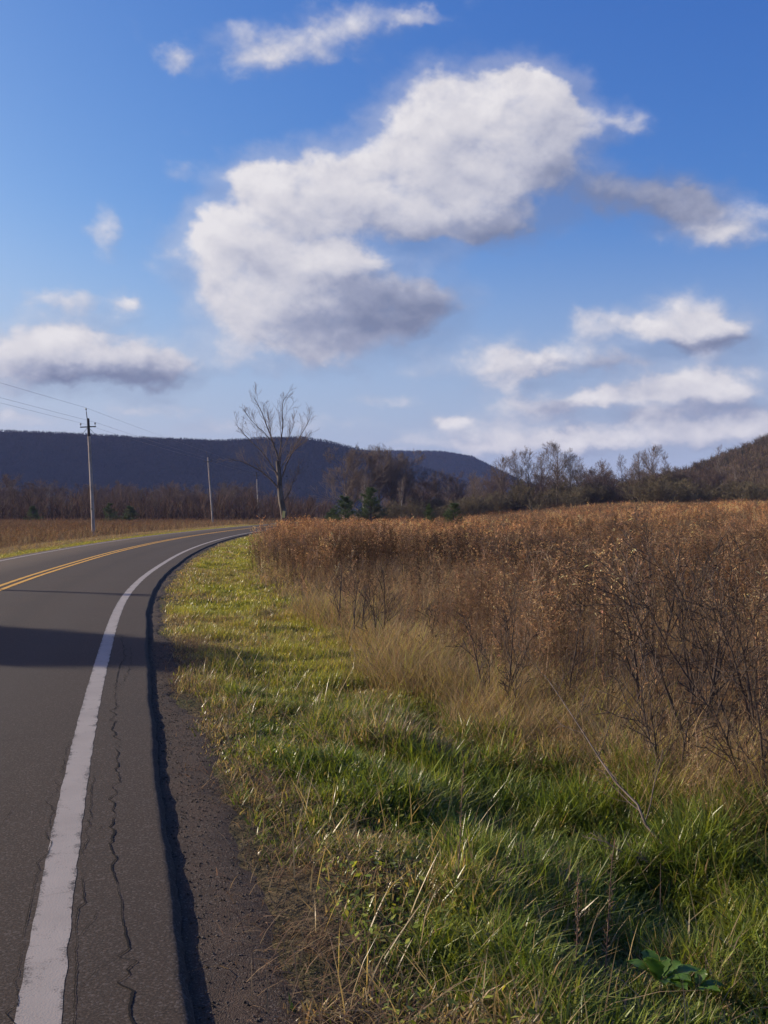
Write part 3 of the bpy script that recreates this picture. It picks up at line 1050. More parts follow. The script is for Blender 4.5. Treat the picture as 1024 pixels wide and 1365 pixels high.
def weed_variant(seed, detail):
    """one dead goldenrod-like stalk about 1 m tall: thin stem, shrivelled leaves, drooping plume -> verts, tris, colours"""
    g = np.random.default_rng(seed)
    H = 0.85 + 0.35 * g.random()
    P = walk(np.zeros((1, 3)), np.array([[g.normal(0, .10), g.normal(0, .10), 1]]), np.array([H]), 7, g, 0.05, 0.05)
    nb = {2: 11, 1: 6, 0: 4}[detail] + (5 if seed % 3 == 0 else 0)
    pr = 0.0028 if detail == 2 else 0.006 if detail == 1 else 0.012
    B, BR = sprout(P, np.full((1, 7), pr) * np.linspace(1.2, .5, 7)[None], nb, g, 0.42, 1.0, 0.7, 0.34, 0.6, 4, 0.18, -0.05 + .1 * g.random(), 0.5, pr * .45, 0.3)
    sv = [tubes(P, np.full((1, 7), pr) * np.linspace(1.3, .5, 7)[None], 3, g), tubes(B, BR, 3, g)]
    V, Q = merge(sv)
    F = [np.stack([Q[:, 0], Q[:, 1], Q[:, 2]], 1), np.stack([Q[:, 0], Q[:, 2], Q[:, 3]], 1)]
    stem_c = lerp(BROWN[None] * .8, RUST[None] * .8, [g.random() * .7])[0] * (0.7 + .6 * g.random())
    if seed % 3 == 0:
        stem_c = np.array([.20, .165, .14]) * (.6 + .9 * g.random())
    C = [np.tile(stem_c, (len(V), 1))]
    Vs, n = [V], len(V)

    def flakes(pts, size, colf):
        nonlocal n
        m = len(pts)
        a = unit(g.normal(size=(m, 3)) * [1, 1, .7])
        b = unit(np.cross(a, unit(g.normal(size=(m, 3)))))
        ln, wd = size * (0.7 + 1.3 * g.random((m, 1))), size * 0.17 * (0.5 + g.random((m, 1)))
        q = np.stack([pts - b * wd * .3, pts + a * ln * .5 + b * wd, pts + a * ln + np.array([0, 0, -.25]) * ln, pts + a * ln * .45 - b * wd], 1)
        Vs.append(q.reshape(-1, 3))
        i = n + np.arange(m)[:, None] * 4
        F.append(i + np.array([[0, 1, 2]]))
        F.append(i + np.array([[0, 2, 3]]))
        C.append(np.repeat(colf(m), 4, 0))
        n += m * 4
    # plume fluff along the side shoots
    bare = seed % 3 == 0
    k = {2: 13, 1: 6, 0: 3}[detail] if not bare else 2
    r = g.random((len(B), k, 1)) * 2.99 + 0.2
    i0 = np.clip(r.astype(int), 0, 2)[..., 0]
    fr = np.clip(r - i0[..., None], 0, 1)
    rows = np.arange(len(B))[:, None]
    pts = (B[rows, i0] * (1 - fr) + B[rows, i0 + 1] * fr).reshape(-1, 3) + g.normal(0, .012, (len(B) * k, 3))
    fl = {2: .022, 1: .050, 0: .115}[detail]
    tone = lerp(BROWN[None], TAN[None], [g.random()])[0]
    flakes(pts, fl, lambda m: colour_jitter(lerp(np.tile(tone, (m, 1)), np.tile(RUST, (m, 1)), g.random(m) * .8), g, .25))
    # shrivelled leaves hanging along the stem
    m = {2: 16, 1: 7, 0: 3}[detail] if not bare else 3
    t = g.random(m) * 5.2 + .4
    ii = t.astype(int)
    ft = (t - ii)[:, None]
    pts = P[0, ii] * (1 - ft) + P[0, np.minimum(ii + 1, 6)] * ft
    flakes(pts + g.normal(0, .01, (m, 3)), fl * 1.5, lambda m: colour_jitter(lerp(np.tile(BROWN * .85, (m, 1)), np.tile(RUST, (m, 1)), g.random(m)), g, .3))
    return np.concatenate(Vs), np.concatenate(F), np.concatenate(C)


def build_weeds():
    g = np.random.default_rng(23)
    pile = Pile()
    var = {k: [weed_variant(100 * k + i, k) for i in range(9)] for k in (2, 1, 0)}

    def put(X, Y, detail, hs, tintf):
        Z = terrain(X, Y) - .03
        pick = g.integers(0, 9, len(X))
        for v in range(9):
            s = np.where(pick == v)[0]
            if not len(s):
                continue
            V, F, C = var[detail][v]
            a = g.random(len(s)) * 6.283
            sc = hs(X[s], Y[s]) * (0.72 + .5 * g.random(len(s)))
            ca, sa = np.cos(a) * sc, np.sin(a) * sc
            W = np.empty((len(s), len(V), 3))
            W[..., 0] = V[None, :, 0] * ca[:, None] - V[None, :, 1] * sa[:, None] + X[s][:, None]
            W[..., 1] = V[None, :, 0] * sa[:, None] + V[None, :, 1] * ca[:, None] + Y[s][:, None]
            W[..., 2] = V[None, :, 2] * sc[:, None] + Z[s][:, None]
            CC = np.clip(C[None] * tintf(X[s], Y[s])[:, None, :], 0.004, .8)
            FF = F[None] + (np.arange(len(s)) * len(V))[:, None, None]
            pile.add(W.reshape(-1, 3), FF.reshape(-1, 3), CC.reshape(-1, 3))

    def tint(X, Y):
        n = len(X)
        p = fbm(X * .30, Y * .16, 95, 4)
        p2 = fbm(X * .9, Y * .5, 96, 3)
        far = sstep(18, 70, Y)
        grey = np.tile(np.array([.82, .86, 1.0]), (n, 1))
        tan = np.tile(np.array([2.7, 2.45, 2.05]), (n, 1))
        red = np.tile(np.array([1.15, .95, .85]), (n, 1))
        c = lerp(lerp(red, grey, np.clip((p - .3) * 3.5, 0, 1)), tan, np.clip((p2 - .44) * 4.5, 0, 1) * (.25 + .75 * g.random(n)))
        big = fbm(X * .07, Y * .035, 101, 3)
        c = c * (0.45 + 2.1 * np.clip(big - .25, 0, .5))[:, None] * (0.62 + .60 * sstep(18, 50, Y))[:, None]
        cl = vnoise(X * np.where(Y < 40, 2.0, .9), Y * np.where(Y < 40, 1.7, .5), 202)
        c = c * (0.45 + 1.25 * cl ** 1.3)[:, None]
        c = np.where((g.random(n) < .13)[:, None], np.tile(np.array([2.9, 2.75, 2.4]), (n, 1)), c)
        return c * lerp(np.ones((n, 3)), np.tile(np.array([1.24, 1.07, .86]), (n, 1)), far) * (0.8 + .4 * g.random((n, 1)))

    for (y0, y1, n, det, hh) in ((4.0, 17, 6200, 2, 1.0), (17, 46, 19000, 1, 1.0), (46, 176, 44000, 0, 1.0)):
        Y = y0 + (y1 - y0) * g.random(n) ** (0.85 if det else 1.0)
        X = (g.random(n) * 2 - 1) * (0.386 * 1.2 * Y + 2)
        d = dist_edge(X, Y)
        p = fbm(X * .5, Y * .5, 97, 3)
        keep = (d > 2.7 - .65 * sstep(13, 28, Y) + 1.1 * (p - .45) + .3 * g.random(n)) & (near_hill_z(X, Y) < 0.4)
        keep &= g.random(n) < np.where(Y < 9, 0.3 + 0.7 * sstep(2.8, 5.5, d), 0.5 + 0.5 * sstep(2.8, 3.8, d))
        gap = fbm(X * .26, Y * .13, 99, 3)
        keep &= g.random(n) < np.clip((gap - .36) * 5.5, .16, 1)
        keep &= (d < 62 + 60 * g.random(n)) | (Y < 150)
        X, Y = X[keep], Y[keep]
        put(X, Y, det, lambda x, y: 0.22 + .36 * vnoise(x * 2.0, y * 1.7, 202) + .78 * fbm(x * .30, y * .22, 98, 3) - 0.18 * sstep(60, 120, y) + .10 * (1 - sstep(13, 20, y)) - .16 * sstep(14, 24, y) * sstep(6, 14, dist_edge(x, y)) - .30 * (1 - sstep(2.7, 4.2, dist_edge(x, y))) * (y < 30), tint)
    # weeds beyond the far shoulder
    n = 5200
    Y = 26 + 180 * g.random(n) ** 1.3
    dl = 3.2 + 0.30 * Y * g.random(n)
    X = line_x(Y) + EDGE - ROADW - dl
    keep = X > -0.5 * Y - 5
    X, Y = X[keep], Y[keep]
    put(X, Y, 0, lambda x, y: np.full(len(x), 0.62), lambda x, y: np.tile(np.array([1.05, 0.92, .82]), (len(x), 1)))
    pile.build("field_weeds", M_DRY)


def build_litter():
    """low leafy weeds, dead stems and pebbles along the shoulder"""
    g = np.random.default_rng(24)
    pile = Pile()
    # leafy clover-like ground cover on the bank nearest the camera
    n = 16000
    X, Y, d = on_edge(n, 1.6, 10.5, 0.6, 3.2, g)
    w = sstep(.47, .62, fbm(X * 1.4, Y * 1.4, 131, 3)) * (0.35 + .65 * (Y < 4.6))
    keep = g.random(n) < w
    X, Y = X[keep], Y[keep]
    n = len(X)
    P = np.stack([X, Y, terrain(X, Y) + 0.02 + .11 * g.random(n)], 1)
    a = unit(g.normal(size=(n, 3)) * [1, 1, .35])
    b = unit(np.cross(a, np.array([0, 0, 1.0]) + g.normal(0, .3, (n, 3))))
    s = (0.008 + 0.012 * g.random(n))[:, None]
    q = np.stack([P, P + a * s + b * s * .55, P + a * s * 2 - [0, 0, .004], P + a * s - b * s * .55], 1)
    c = lerp(np.tile(G_FRESH * 1.15, (n, 1)), np.tile(G_YEL, (n, 1)), g.random(n) * .7)
    i = np.arange(n)[:, None] * 4
    pile.add(q.reshape(-1, 3), np.concatenate([i + [[0, 1, 2]], i + [[0, 2, 3]]]), np.repeat(colour_jitter(c, g, .2), 4, 0))
    pile.build("ground_cover", M_GRASS)

    pile = Pile()
    # dead wiry stems lying over the gravel edge
    n = 24000
    X, Y, d = on_edge(n, 1.8, 13, 0.18, 1.3, g)
    rim = 0.30 + 0.34 * fbm(X * 1.3, Y * 1.3, 33, 3)
    w = np.exp(-((d - rim - .12) / .26) ** 2) * np.clip((fbm(X * 1.2, Y * 1.2, 141, 3) - .36) * 4.5, 0.03, 1)
    keep = g.random(n) < w
    X, Y = X[keep], Y[keep]
    n = len(X)
    c = lerp(np.tile(RUST, (n, 1)), np.tile(TAN, (n, 1)), g.random(n) ** 1.3)
    V, F, C = blades(np.stack([X, Y, terrain(X, Y) + .004], 1), .03 + .13 * g.random(n) ** 1.5, 0.003 + .003 * g.random(n), .3 + 1.1 * g.random(n), .3 + 1.0 * g.random(n), g.random(n) * 6.28, colour_jitter(c * .8, g), colour_jitter(c, g), g, 3)
    pile.add(V, F, C)
    pile.build("dead_stems", M_DRY)

    # loose pebbles
    n = 14000
    X, Y, d = on_edge(n, 1.8, 13, 0.0, 0.75, g)
    keep = g.random(n) < 1 - sstep(.35, .75, d)
    X, Y, d = X[keep], Y[keep], d[keep]
    n = len(X)
    r = 0.0018 + 0.0055 * g.random(n) ** 3
    oct_ = np.array([[1, 0, 0], [0, 1, 0], [-1, 0, 0], [0, -1, 0], [0, 0, .8], [0, 0, -.6]], float)
    V = np.stack([X, Y, terrain(X, Y) + 0.014], 1)[:, None] + oct_[None] * r[:, None, None] * (0.7 + .6 * g.random((n, 6, 1)))
    f = np.array([[0, 1, 4], [1, 2, 4], [2, 3, 4], [3, 0, 4], [1, 0, 5], [2, 1, 5], [3, 2, 5], [0, 3, 5]])
    F = (f[None] + (np.arange(n) * 6)[:, None, None]).reshape(-1, 3)
    c = lerp(np.tile(np.array([.05, .042, .036]), (n, 1)), np.tile(np.array([.20, .175, .15]), (n, 1)), g.random(n) ** 2)
    o = obj("gravel", V.reshape(-1, 3), F, M_DRY, col=np.repeat(c, 6, 0))
    tag(o, kind='stuff')


build_verge()
build_fringe()
build_weeds()
build_litter()


# ------------------------------------------------------------------ far woods that read as one mass
def woods(name, X, Y, Z, h, wide, c, g, per=16, mat=M_DRY, flare=1.0):
    """leafless woods: every tree a trunk sliver and a fan of branch slivers"""
    n = len(X)
    P0 = np.stack([X, Y, Z], 1)
    pile = Pile()
    az = g.random(n) * 6.28
    V, F, C = blades(P0, h * .9, wide * 1.3, np.zeros(n), 0 * h + .02, az, c * .8, c, g, 2)
    pile.add(V, F, C)
    for k in range(per):
        t = (.25 + .6 * g.random(n)) / flare
        B = P0 + np.stack([0 * h, 0 * h, h * t], 1)
        L = h * (.28 + .25 * g.random(n)) * (1.2 - .6 * t)
        cc = colour_jitter(c, g, .2)
        V, F, C = blades(B, L, wide * (.6 + .6 * g.random(n)), (.35 + .6 * g.random(n)) * flare, -.1 + .2 * g.random(n), g.random(n) * 6.28, cc, cc, g, 2)
        pile.add(V, F, C)
    return pile.build(name, mat)


def build_woods():
    g = np.random.default_rng(31)
    # long ridge and the one behind it
    n = 34000
    X = -820 + 1000 * g.random(n)
    Y = 955 + 165 * g.random(n)
    Z = hill_z(CREST_A, 1100, 120, X, Y)
    k = Z > -1
    X, Y, Z = X[k], Y[k], Z[k]
    c = lerp(np.tile(np.array([.012, .0105, .011]), (len(X), 1)), np.tile(np.array([.022, .019, .0185]), (len(X), 1)), g.random(len(X)))
    woods("hillside_woods", X, Y, Z - 1.5, 2.0 + 2.0 * g.random(len(X)), np.full(len(X), .45), c, g, 8)
    n = 12000
    X = -60 + 520 * g.random(n)
    Y = 1520 + 200 * g.random(n)
    Z = hill_z(CREST_B, 1700, 150, X, Y)
    k = Z > -1
    X, Y, Z = X[k], Y[k], Z[k]
    c = lerp(np.tile(np.array([.012, .0105, .011]), (len(X), 1)), np.tile(np.array([.022, .019, .0185]), (len(X), 1)), g.random(len(X)))
    woods("hillside_woods", X, Y, Z - 1.5, 2.4 + 2.4 * g.random(len(X)), np.full(len(X), .6), c, g, 7)
    # brushy slope of the nearer hill on the right
    n = 14000
    X = 40 + 300 * g.random(n)
    Y = 225 + 300 * g.random(n)
    hz = near_hill_z(X, Y)
    k = (hz > 0.4) & (X < .386 * 1.35 * Y + 10)
    X, Y, hz = X[k], Y[k], hz[k]
    Z = terrain(X, Y, False) + hz
    n = len(X)
    p = fbm(X / 22, Y / 22, 7, 3)
    c = lerp(np.tile(np.array([.10, .076, .046]), (n, 1)), np.tile(np.array([.165, .125, .072]), (n, 1)), np.clip((p - .3) * 2, 0, 1))
    c = lerp(c, np.tile(np.array([.05, .055, .028]), (n, 1)), (g.random(n) < .2) * .7)
    woods("hillside_woods", X, Y, Z - .5, 1.8 + 3.6 * g.random(n) ** 2, np.full(n, .20), c, g, 16, flare=1.5)
    # dark low thicket at the foot of the tree lines
    n = 5200
    X = -150 + 138 * g.random(n)
    Y = 165 + 120 * g.random(n) + np.clip((-X - 60) * .2, 0, 20)
    k = X < line_x(Y) - 8
    X, Y = X[k], Y[k]
    n = len(X)
    c = lerp(np.tile(np.array([.060, .042, .040]), (n, 1)), np.tile(np.array([.10, .072, .058]), (n, 1)), g.random(n))
    woods("thicket", X, Y, terrain(X, Y, False) - .2, 1.6 + 4.2 * g.random(n) ** 1.5, np.full(n, .10), c, g, 14)
    n = 5600
    X = -24 + 130 * g.random(n)
    Y = 172 + 45 * g.random(n) - .12 * np.clip(X, 0, 100)
    k = (dist_edge(X, Y) > 4) & ((X > -3) | (Y > 150))
    X, Y = X[k], Y[k]
    n = len(X)
    c = lerp(np.tile(np.array([.095, .075, .058]), (n, 1)), np.tile(np.array([.18, .14, .10]), (n, 1)), g.random(n))
    woods("thicket", X, Y, terrain(X, Y, False) + np.maximum(near_hill_z(X, Y), 0) - .2, 1.4 + 3.2 * g.random(n) ** 1.5, np.full(n, .10), c, g, 14)


build_woods()


# ------------------------------------------------------------------ trees
g_t = np.random.default_rng(41)
PR = {}


def proto(key, *a, **kw):
    PR[key] = Proto(*a, **kw)
    return PR[key]


for i in range(3):
    proto('round%d' % i, 'bare_tree', 300 + i, M_TWIG_RED, M_TWIG_RED, H=7, r0=.12, limbs=14, sub=8, twig=6, fine=3, spread=.85, tmin=.15, lfrac=.6, rmin=.011)
    proto('tall%d' % i, 'bare_tree', 320 + i, M_BARK, M_TWIG, H=12, r0=.17, limbs=15, sub=8, twig=6, fine=3, spread=.62, tmin=.28, lfrac=.46, upb=.13, rmin=.012)
    proto('bush%d' % i, 'bare_shrub', 340 + i, M_TWIG_OLIVE, M_TWIG_OLIVE, H=3, r0=.06, limbs=8, sub=6, twig=5, fine=3, spread=.8, tmin=.1, lfrac=.6, stems=4, rmin=.010, crown='twigs')
    proto('slim%d' % i, 'bare_tree', 360 + i, M_BIRCH, M_TWIG, H=10, r0=.11, limbs=13, sub=6, twig=5, fine=2, spread=.55, tmin=.3, lfrac=.34, upb=.12, rmin=.010)
for i in range(2):
    proto('broad%d' % i, 'bare_tree', 380 + i, M_TWIG, M_TWIG, H=11, r0=.20, limbs=17, sub=9, twig=7, fine=5, spread=.85, tmin=.12, lfrac=.58, upb=.12, rmin=.0115)


def scatter(keys, n, xr, yr, hr, label, group, seed, cat='tree', ok=None, wide=(.9, 1.2)):
    g = np.random.default_rng(seed)
    k = 0
    for i in range(n * 6):
        if k >= n:
            break
        x = xr[0] + (xr[1] - xr[0]) * ((k + g.random()) / n)
        y = yr[0] + (yr[1] - yr[0]) * g.random()
        if ok and not ok(x, y):
            continue
        z = float(terrain(np.array([x]), np.array([y]), False)[0]) + max(0.0, float(near_hill_z(np.array([x]), np.array([y]))[0])) * (x > 20) - .1
        PR[keys[g.integers(len(keys))]].place(x, y, hr[0] + (hr[1] - hr[0]) * g.random(), g.random() * 6.28, label, cat, group, z=z, wide=wide[0] + (wide[1] - wide[0]) * g.random())
        k += 1


# wood beyond the road on the left
off_road = lambda x, y: x < float(line_x(y)) - 9
scatter(['round0', 'round1', 'round2', 'slim1'], 34, (-86, -24), (176, 205), (5.5, 7.6), 'low reddish brown leafless tree in the front rank of the wood beyond the road', 'leafless trees in the wood beyond the road', 51, ok=off_road, wide=(1.0, 1.5))
scatter(['round0', 'round2', 'tall0'], 28, (-105, -22), (215, 250), (7.0, 9.5), 'dull grey brown leafless tree further back in the wood beyond the road', 'trees deep in the wood beyond the road', 52, ok=off_road, wide=(1.0, 1.4))
PR['round1'].place(-66.0, 172, 8.6, 1.1, 'large dark rounded leafless tree at the left end of the wood beyond the road', 'tree', 'leafless trees in the wood beyond the road', wide=1.5)
PR['round2'].place(-61.5, 174, 7.9, 2.1, 'dark rounded leafless tree next to the largest one at the left end of the wood', 'tree', 'leafless trees in the wood beyond the road', wide=1.4)
# clump in the middle, behind the small pines
for (x, y, h, key, lab) in (
        (-6.2, 168, 12.9, 'broad0', 'broad brown leafless tree at the left of the middle clump'),
        (-3.4, 166, 13.4, 'broad1', 'broad brown leafless tree second in the middle clump, its crown against the hill'),
        (-1.0, 170, 13.6, 'tall0', 'tall leafless tree reaching above the ridge in the middle clump'),
        (1.2, 166, 13.2, 'tall1', 'slender leafless tree with upright limbs near the centre of the middle clump'),
        (3.4, 169, 12.4, 'broad0', 'brown spreading leafless tree at the right end of the middle clump'),
        (-3.0, 150, 7.8, 'slim0', 'pale barked slim tree standing in front of the middle clump'),
        (2.6, 155, 7.2, 'slim1', 'thin pale trunk right of the middle clump'),
        (6.5, 168, 8.4, 'round0', 'rounded mid height leafless tree just right of the middle clump'),
        (9.0, 170, 8.8, 'tall2', 'narrow leafless tree between the middle clump and the gap in the hills'),
        (12.5, 168, 8.0, 'round1', 'rounded brown leafless tree below the end of the far ridge'),
        (15.5, 172, 8.2, 'tall1', 'mid height leafless tree below the slope of the far ridge'),
        (18.5, 170, 7.6, 'round2', 'reddish rounded leafless tree near the foot of the far ridge')):
    PR[key].place(x, y, h, g_t.random() * 6.28, lab, 'tree', 'leafless trees along the back of the field', wide=1.0 + .25 * g_t.random())
# taller trees right of the gap
for (px, top, key, lab) in (
        (672, 603, 'tall0', 'leafless tree at the left end of the tall row behind the field'),
        (690, 594, 'tall2', 'tall leafless tree second from the left in the row behind the field'),
        (706, 592, 'slim2', 'slim pale trunked tree in the tall row behind the field'),
        (722, 596, 'tall1', 'leafless tree just left of the tallest one in the row behind the field'),
        (742, 584, 'tall0', 'tallest leafless tree in the row behind the field'),
        (760, 598, 'tall2', 'leafless tree just right of the tallest one in the row behind the field'),
        (775, 606, 'slim0', 'slim leafless tree at the right shoulder of the tall row'),
        (796, 612, 'round0', 'low rounded leafless tree right of the tall row'),
        (806, 608, 'tall1', 'narrow leafless tree right of the tall row'),
        (830, 602, 'slim1', 'solitary slim leafless tree against the clouds, between two groups'),
        (852, 596, 'tall2', 'leafless tree with spreading top left of the second tall one'),
        (872, 588, 'tall0', 'tall leafless tree at the foot of the right hand hill'),
        (884, 600, 'slim2', 'slim leafless tree leaning on the foot of the right hand hill'),
        (962, 590, 'slim0', 'pale leafless tree standing on the right hand slope'),
        (935, 612, 'round2', 'small rounded leafless tree low on the right hand slope')):
    y = 158 + 14 * g_t.random()
    x = (px - 512) / 1327 * y
    z = float(terrain(np.array([x]), np.array([y]), False)[0])
    h = 1.6 + (682 - top) / 1327 * y - z
    PR[key].place(x, y, h, g_t.random() * 6.28, lab, 'tree', 'leafless trees along the back of the field', z=z - .1, wide=.95 + .25 * g_t.random())
scatter(['round0', 'tall1', 'slim1', 'tall2', 'round2'], 34, (-3, 62), (172, 196), (5.5, 8.0), 'dull grey brown leafless tree in the back rank behind the field', 'trees in the back rank behind the field', 61, wide=(1.1, 1.5))
scatter(['bush0', 'bush1', 'bush2'], 58, (-4, 72), (140, 166), (2.2, 4.6), 'low olive brown leafless bush along the far edge of the field', 'bushes along the far edge of the field', 55, 'bush', wide=(1.2, 1.9))
scatter(['round0', 'round1', 'round2', 'bush1'], 30, (20, 84), (160, 185), (4.0, 6.6), 'small leafless tree among the bushes behind the field', 'small trees behind the field', 56, wide=(1.2, 1.6))
scatter(['bush0', 'bush2'], 14, (-14, 4), (96, 140), (1.6, 3.2), 'low leafless bush in the brush right of the roadside tree', 'bushes right of the roadside tree', 57, 'bush', ok=lambda x, y: float(dist_edge(np.array(x), np.array(y))) > 2.5, wide=(1.2, 1.8))


# the lone tree beside the road, its main limbs laid out one by one
def lone_tree():
    g = np.random.default_rng(5)
    e = empty('bare_tree', (-8.75, 86, float(terrain(np.array([-8.75]), np.array([86.0]), False)[0])), 'lone tall leafless tree beside the bend of the road', 'tree')
    def limb(pts, r0, r1, k=12, k_thin=True):
        pts = np.array(pts, float)
        u = np.linspace(0, 1, len(pts))
        v = np.linspace(0, 1, k)
        P = np.stack([np.interp(v, u, pts[:, i]) for i in range(3)], 1)
        P[1:-1] = (P[:-2] + P[2:] + 2 * P[1:-1]) / 4
        P += np.cumsum(g.normal(0, .05, P.shape), 0) * .7
        if k_thin:
            P[:, 0] = (P[:, 0] + .2) * 1.02 - .2
        return P, (r0 + (r1 - r0) * v ** .7) * (.80 if k_thin else 1)
    main = [limb([(.25, 0, -.3), (.12, 0, 1.2), (-.1, .05, 3.0), (-.25, .1, 5.0), (-.3, 0, 6.3)], .36, .17, k_thin=False)]
    limbs = [
        limb([(-.3, 0, 6.2), (-.7, .1, 7.8), (-1.2, .3, 9.3), (-1.7, .2, 10.5), (-2.3, .3, 11.6)], .14, .025),
        limb([(-.28, 0, 6.0), (-.1, -.2, 7.8), (.2, -.3, 9.3), (.1, -.2, 10.9), (.35, 0, 11.9)], .11, .02),
        limb([(-.2, 0, 4.6), (.3, .3, 6.2), (.9, .5, 7.6), (1.5, .6, 8.8), (2.0, .5, 10.0)], .11, .02),
        limb([(-.1, .05, 3.2), (-.9, .2, 4.3), (-2.0, .4, 5.3), (-3.1, .3, 5.9), (-4.3, .2, 6.2)], .13, .025),
        limb([(-.2, .05, 4.4), (-1.0, -.4, 5.8), (-1.9, -.6, 7.0), (-2.9, -.7, 8.0), (-3.8, -.6, 8.9)], .09, .02),
        limb([(.0, .05, 2.5), (.5, -.3, 3.4), (.8, -.5, 4.6), (1.4, -.6, 5.6)], .08, .02),
        limb([(-.25, .0, 5.4), (.5, -.8, 6.4), (1.3, -1.4, 7.2), (2.2, -1.8, 7.6)], .06, .015),
        limb([(-.2, .1, 3.9), (-.7, 1.2, 5.2), (-1.2, 2.0, 6.8), (-1.5, 2.4, 8.4)], .08, .02),
        limb([(-.3, .1, 5.6), (-.2, 1.0, 7.2), (.5, 1.6, 8.6), (.9, 1.9, 9.8)], .07, .015),
        limb([(-.6, .1, 7.5), (-1.6, -.3, 8.7), (-2.6, -.6, 9.6), (-3.2, -.6, 10.4)], .06, .015),
    ]
    T, TR = np.stack([main[0][0]]), np.stack([main[0][1]])
    B, BR = np.stack([l[0] for l in limbs]), np.stack([l[1] for l in limbs])
    tv, tf = tubes(T, TR, 10, g)
    obj('trunk', tv, tf, M_LONE, e, smooth=True)
    for k in range(len(limbs)):
        v, f = tubes(B[k:k + 1], BR[k:k + 1], 6, g)
        obj('limb', v, f, M_BARK, e, smooth=True)
    B2, R2 = sprout(B, BR, 9, g, .2, 1.0, .5, .42, .42, 6, .12, .13, .3, .009)
    B3, R3 = sprout(B2, R2, 6, g, .15, 1.0, .6, .62, .6, 5, .14, .10, .4, .0075)
    B4, R4 = sprout(B3, R3, 4, g, .2, 1.0, .55, .65, .8, 4, .14, .08, .5, .005)
    cv, cf = merge([tubes(B2, R2, 4, g), tubes(B3, R3, 3, g), tubes(B4, R4, 3, g)])
    obj('crown', cv, cf, M_TWIG, e)
    return e


lone_tree()


def bevel_box(sx, sy, sz, b):
    import bmesh
    bm = bmesh.new()
    bmesh.ops.create_cube(bm, size=1)
    bmesh.ops.scale(bm, vec=(sx, sy, sz), verts=bm.verts)
    bmesh.ops.bevel(bm, geom=list(bm.edges), offset=b, segments=2, affect='EDGES')
    return bm


def marker_plate():
    bm = bevel_box(.24, .03, .58, .008)
    me = bpy.data.meshes.new('marker_plate')
    bm.to_mesh(me)
    bm.free()
    me.materials.append(M_PLATE)
    o = link(bpy.data.objects.new('marker_plate', me))
    z = float(terrain(np.array([-8.75]), np.array([86.0]), False)[0])
    o.location = (-8.62, 86 - .42, z + 1.5)
    o.rotation_euler = (0, R(6), R(-6))
    tag(o, 'small pale yellow plate nailed low on the trunk of the roadside tree', 'marker')


marker_plate()


# small pines
def pine_meshes(seed, H, dens=1.0):
    g = np.random.default_rng(seed)
    T = walk(np.zeros((1, 3)), np.array([[0, 0, 1.0]]), np.array([H]), 8, g, .02, .05)
    TR = (.035 * H) * (1 - .9 * np.linspace(0, 1, 8))[None] * .6
    B, BR = sprout(T, TR, int(46 * dens), g, .06, .98, 1.15, .42, .5, 5, .08, .06, .3, .006, .82)
    B2, R2 = sprout(B, BR, 6, g, .2, 1.0, .7, .45, .6, 4, .1, .05, .5, .005)
    t = merge([tubes(T, TR, 6, g), tubes(B, BR, 4, g), tubes(B2, R2, 3, g)])
    A = np.concatenate([B[:, 1:].reshape(-1, 3), B2.reshape(-1, 3)])
    A = np.repeat(A, 9, 0) + g.normal(0, .03 * H / 3, (len(A) * 9, 3))
    n = len(A)
    c = lerp(np.tile(np.array([.070, .110, .040]), (n, 1)), np.tile(np.array([.14, .19, .070]), (n, 1)), g.random(n))
    V, F, C = blades(A, .16 * H / 3 * (.7 + .6 * g.random(n)), np.full(n, .014 * H / 3), .3 + .9 * g.random(n), .1 + .3 * g.random(n), g.random(n) * 6.28, c * .8, c, g, 2)
    return t, (V, F, C)


def pine(x, y, h, wide, seed, label, name='young_pine', cat='pine'):
    (tv, tf), (V, F, C) = pine_meshes(seed, h)
    z = float(terrain(np.array([x]), np.array([y]), False)[0])
    e = empty(name, (x, y, z), label, cat)
    e.scale = (wide, wide, 1)
    obj('trunk', tv, tf, M_BARK, e, smooth=True)
    obj('foliage', V, F, M_NEEDLE, e, col=C)
    return e


pine(-1.55, 118, 4.3, 1.35, 1, 'bright green young pine with a pointed top right of the roadside tree')
pine(-4.6, 120, 3.5, 1.8, 2, 'dark green low pine left of the pointed one')
pine(-6.3, 122, 2.0, 1.7, 3, 'small dark pine bush between the roadside tree and the other pines')
pine(5.9, 84, 2.1, 1.4, 4, 'small dark green pine standing alone among the weeds of the field')
pine(3.9, 86, 2.1, .9, 5, 'thin greyish young pine in the field, left of the solitary dark one')
pine(-41.5, 150, 3.0, 1.3, 6, 'dark evergreen just right of the nearest utility pole, before the wood')
pine(-38.8, 152, 2.6, 1.6, 7, 'rounded low evergreen second right of the nearest utility pole')
pine(-55.6, 158, 2.6, 1.4, 8, 'small evergreen left of the nearest utility pole, before the wood')


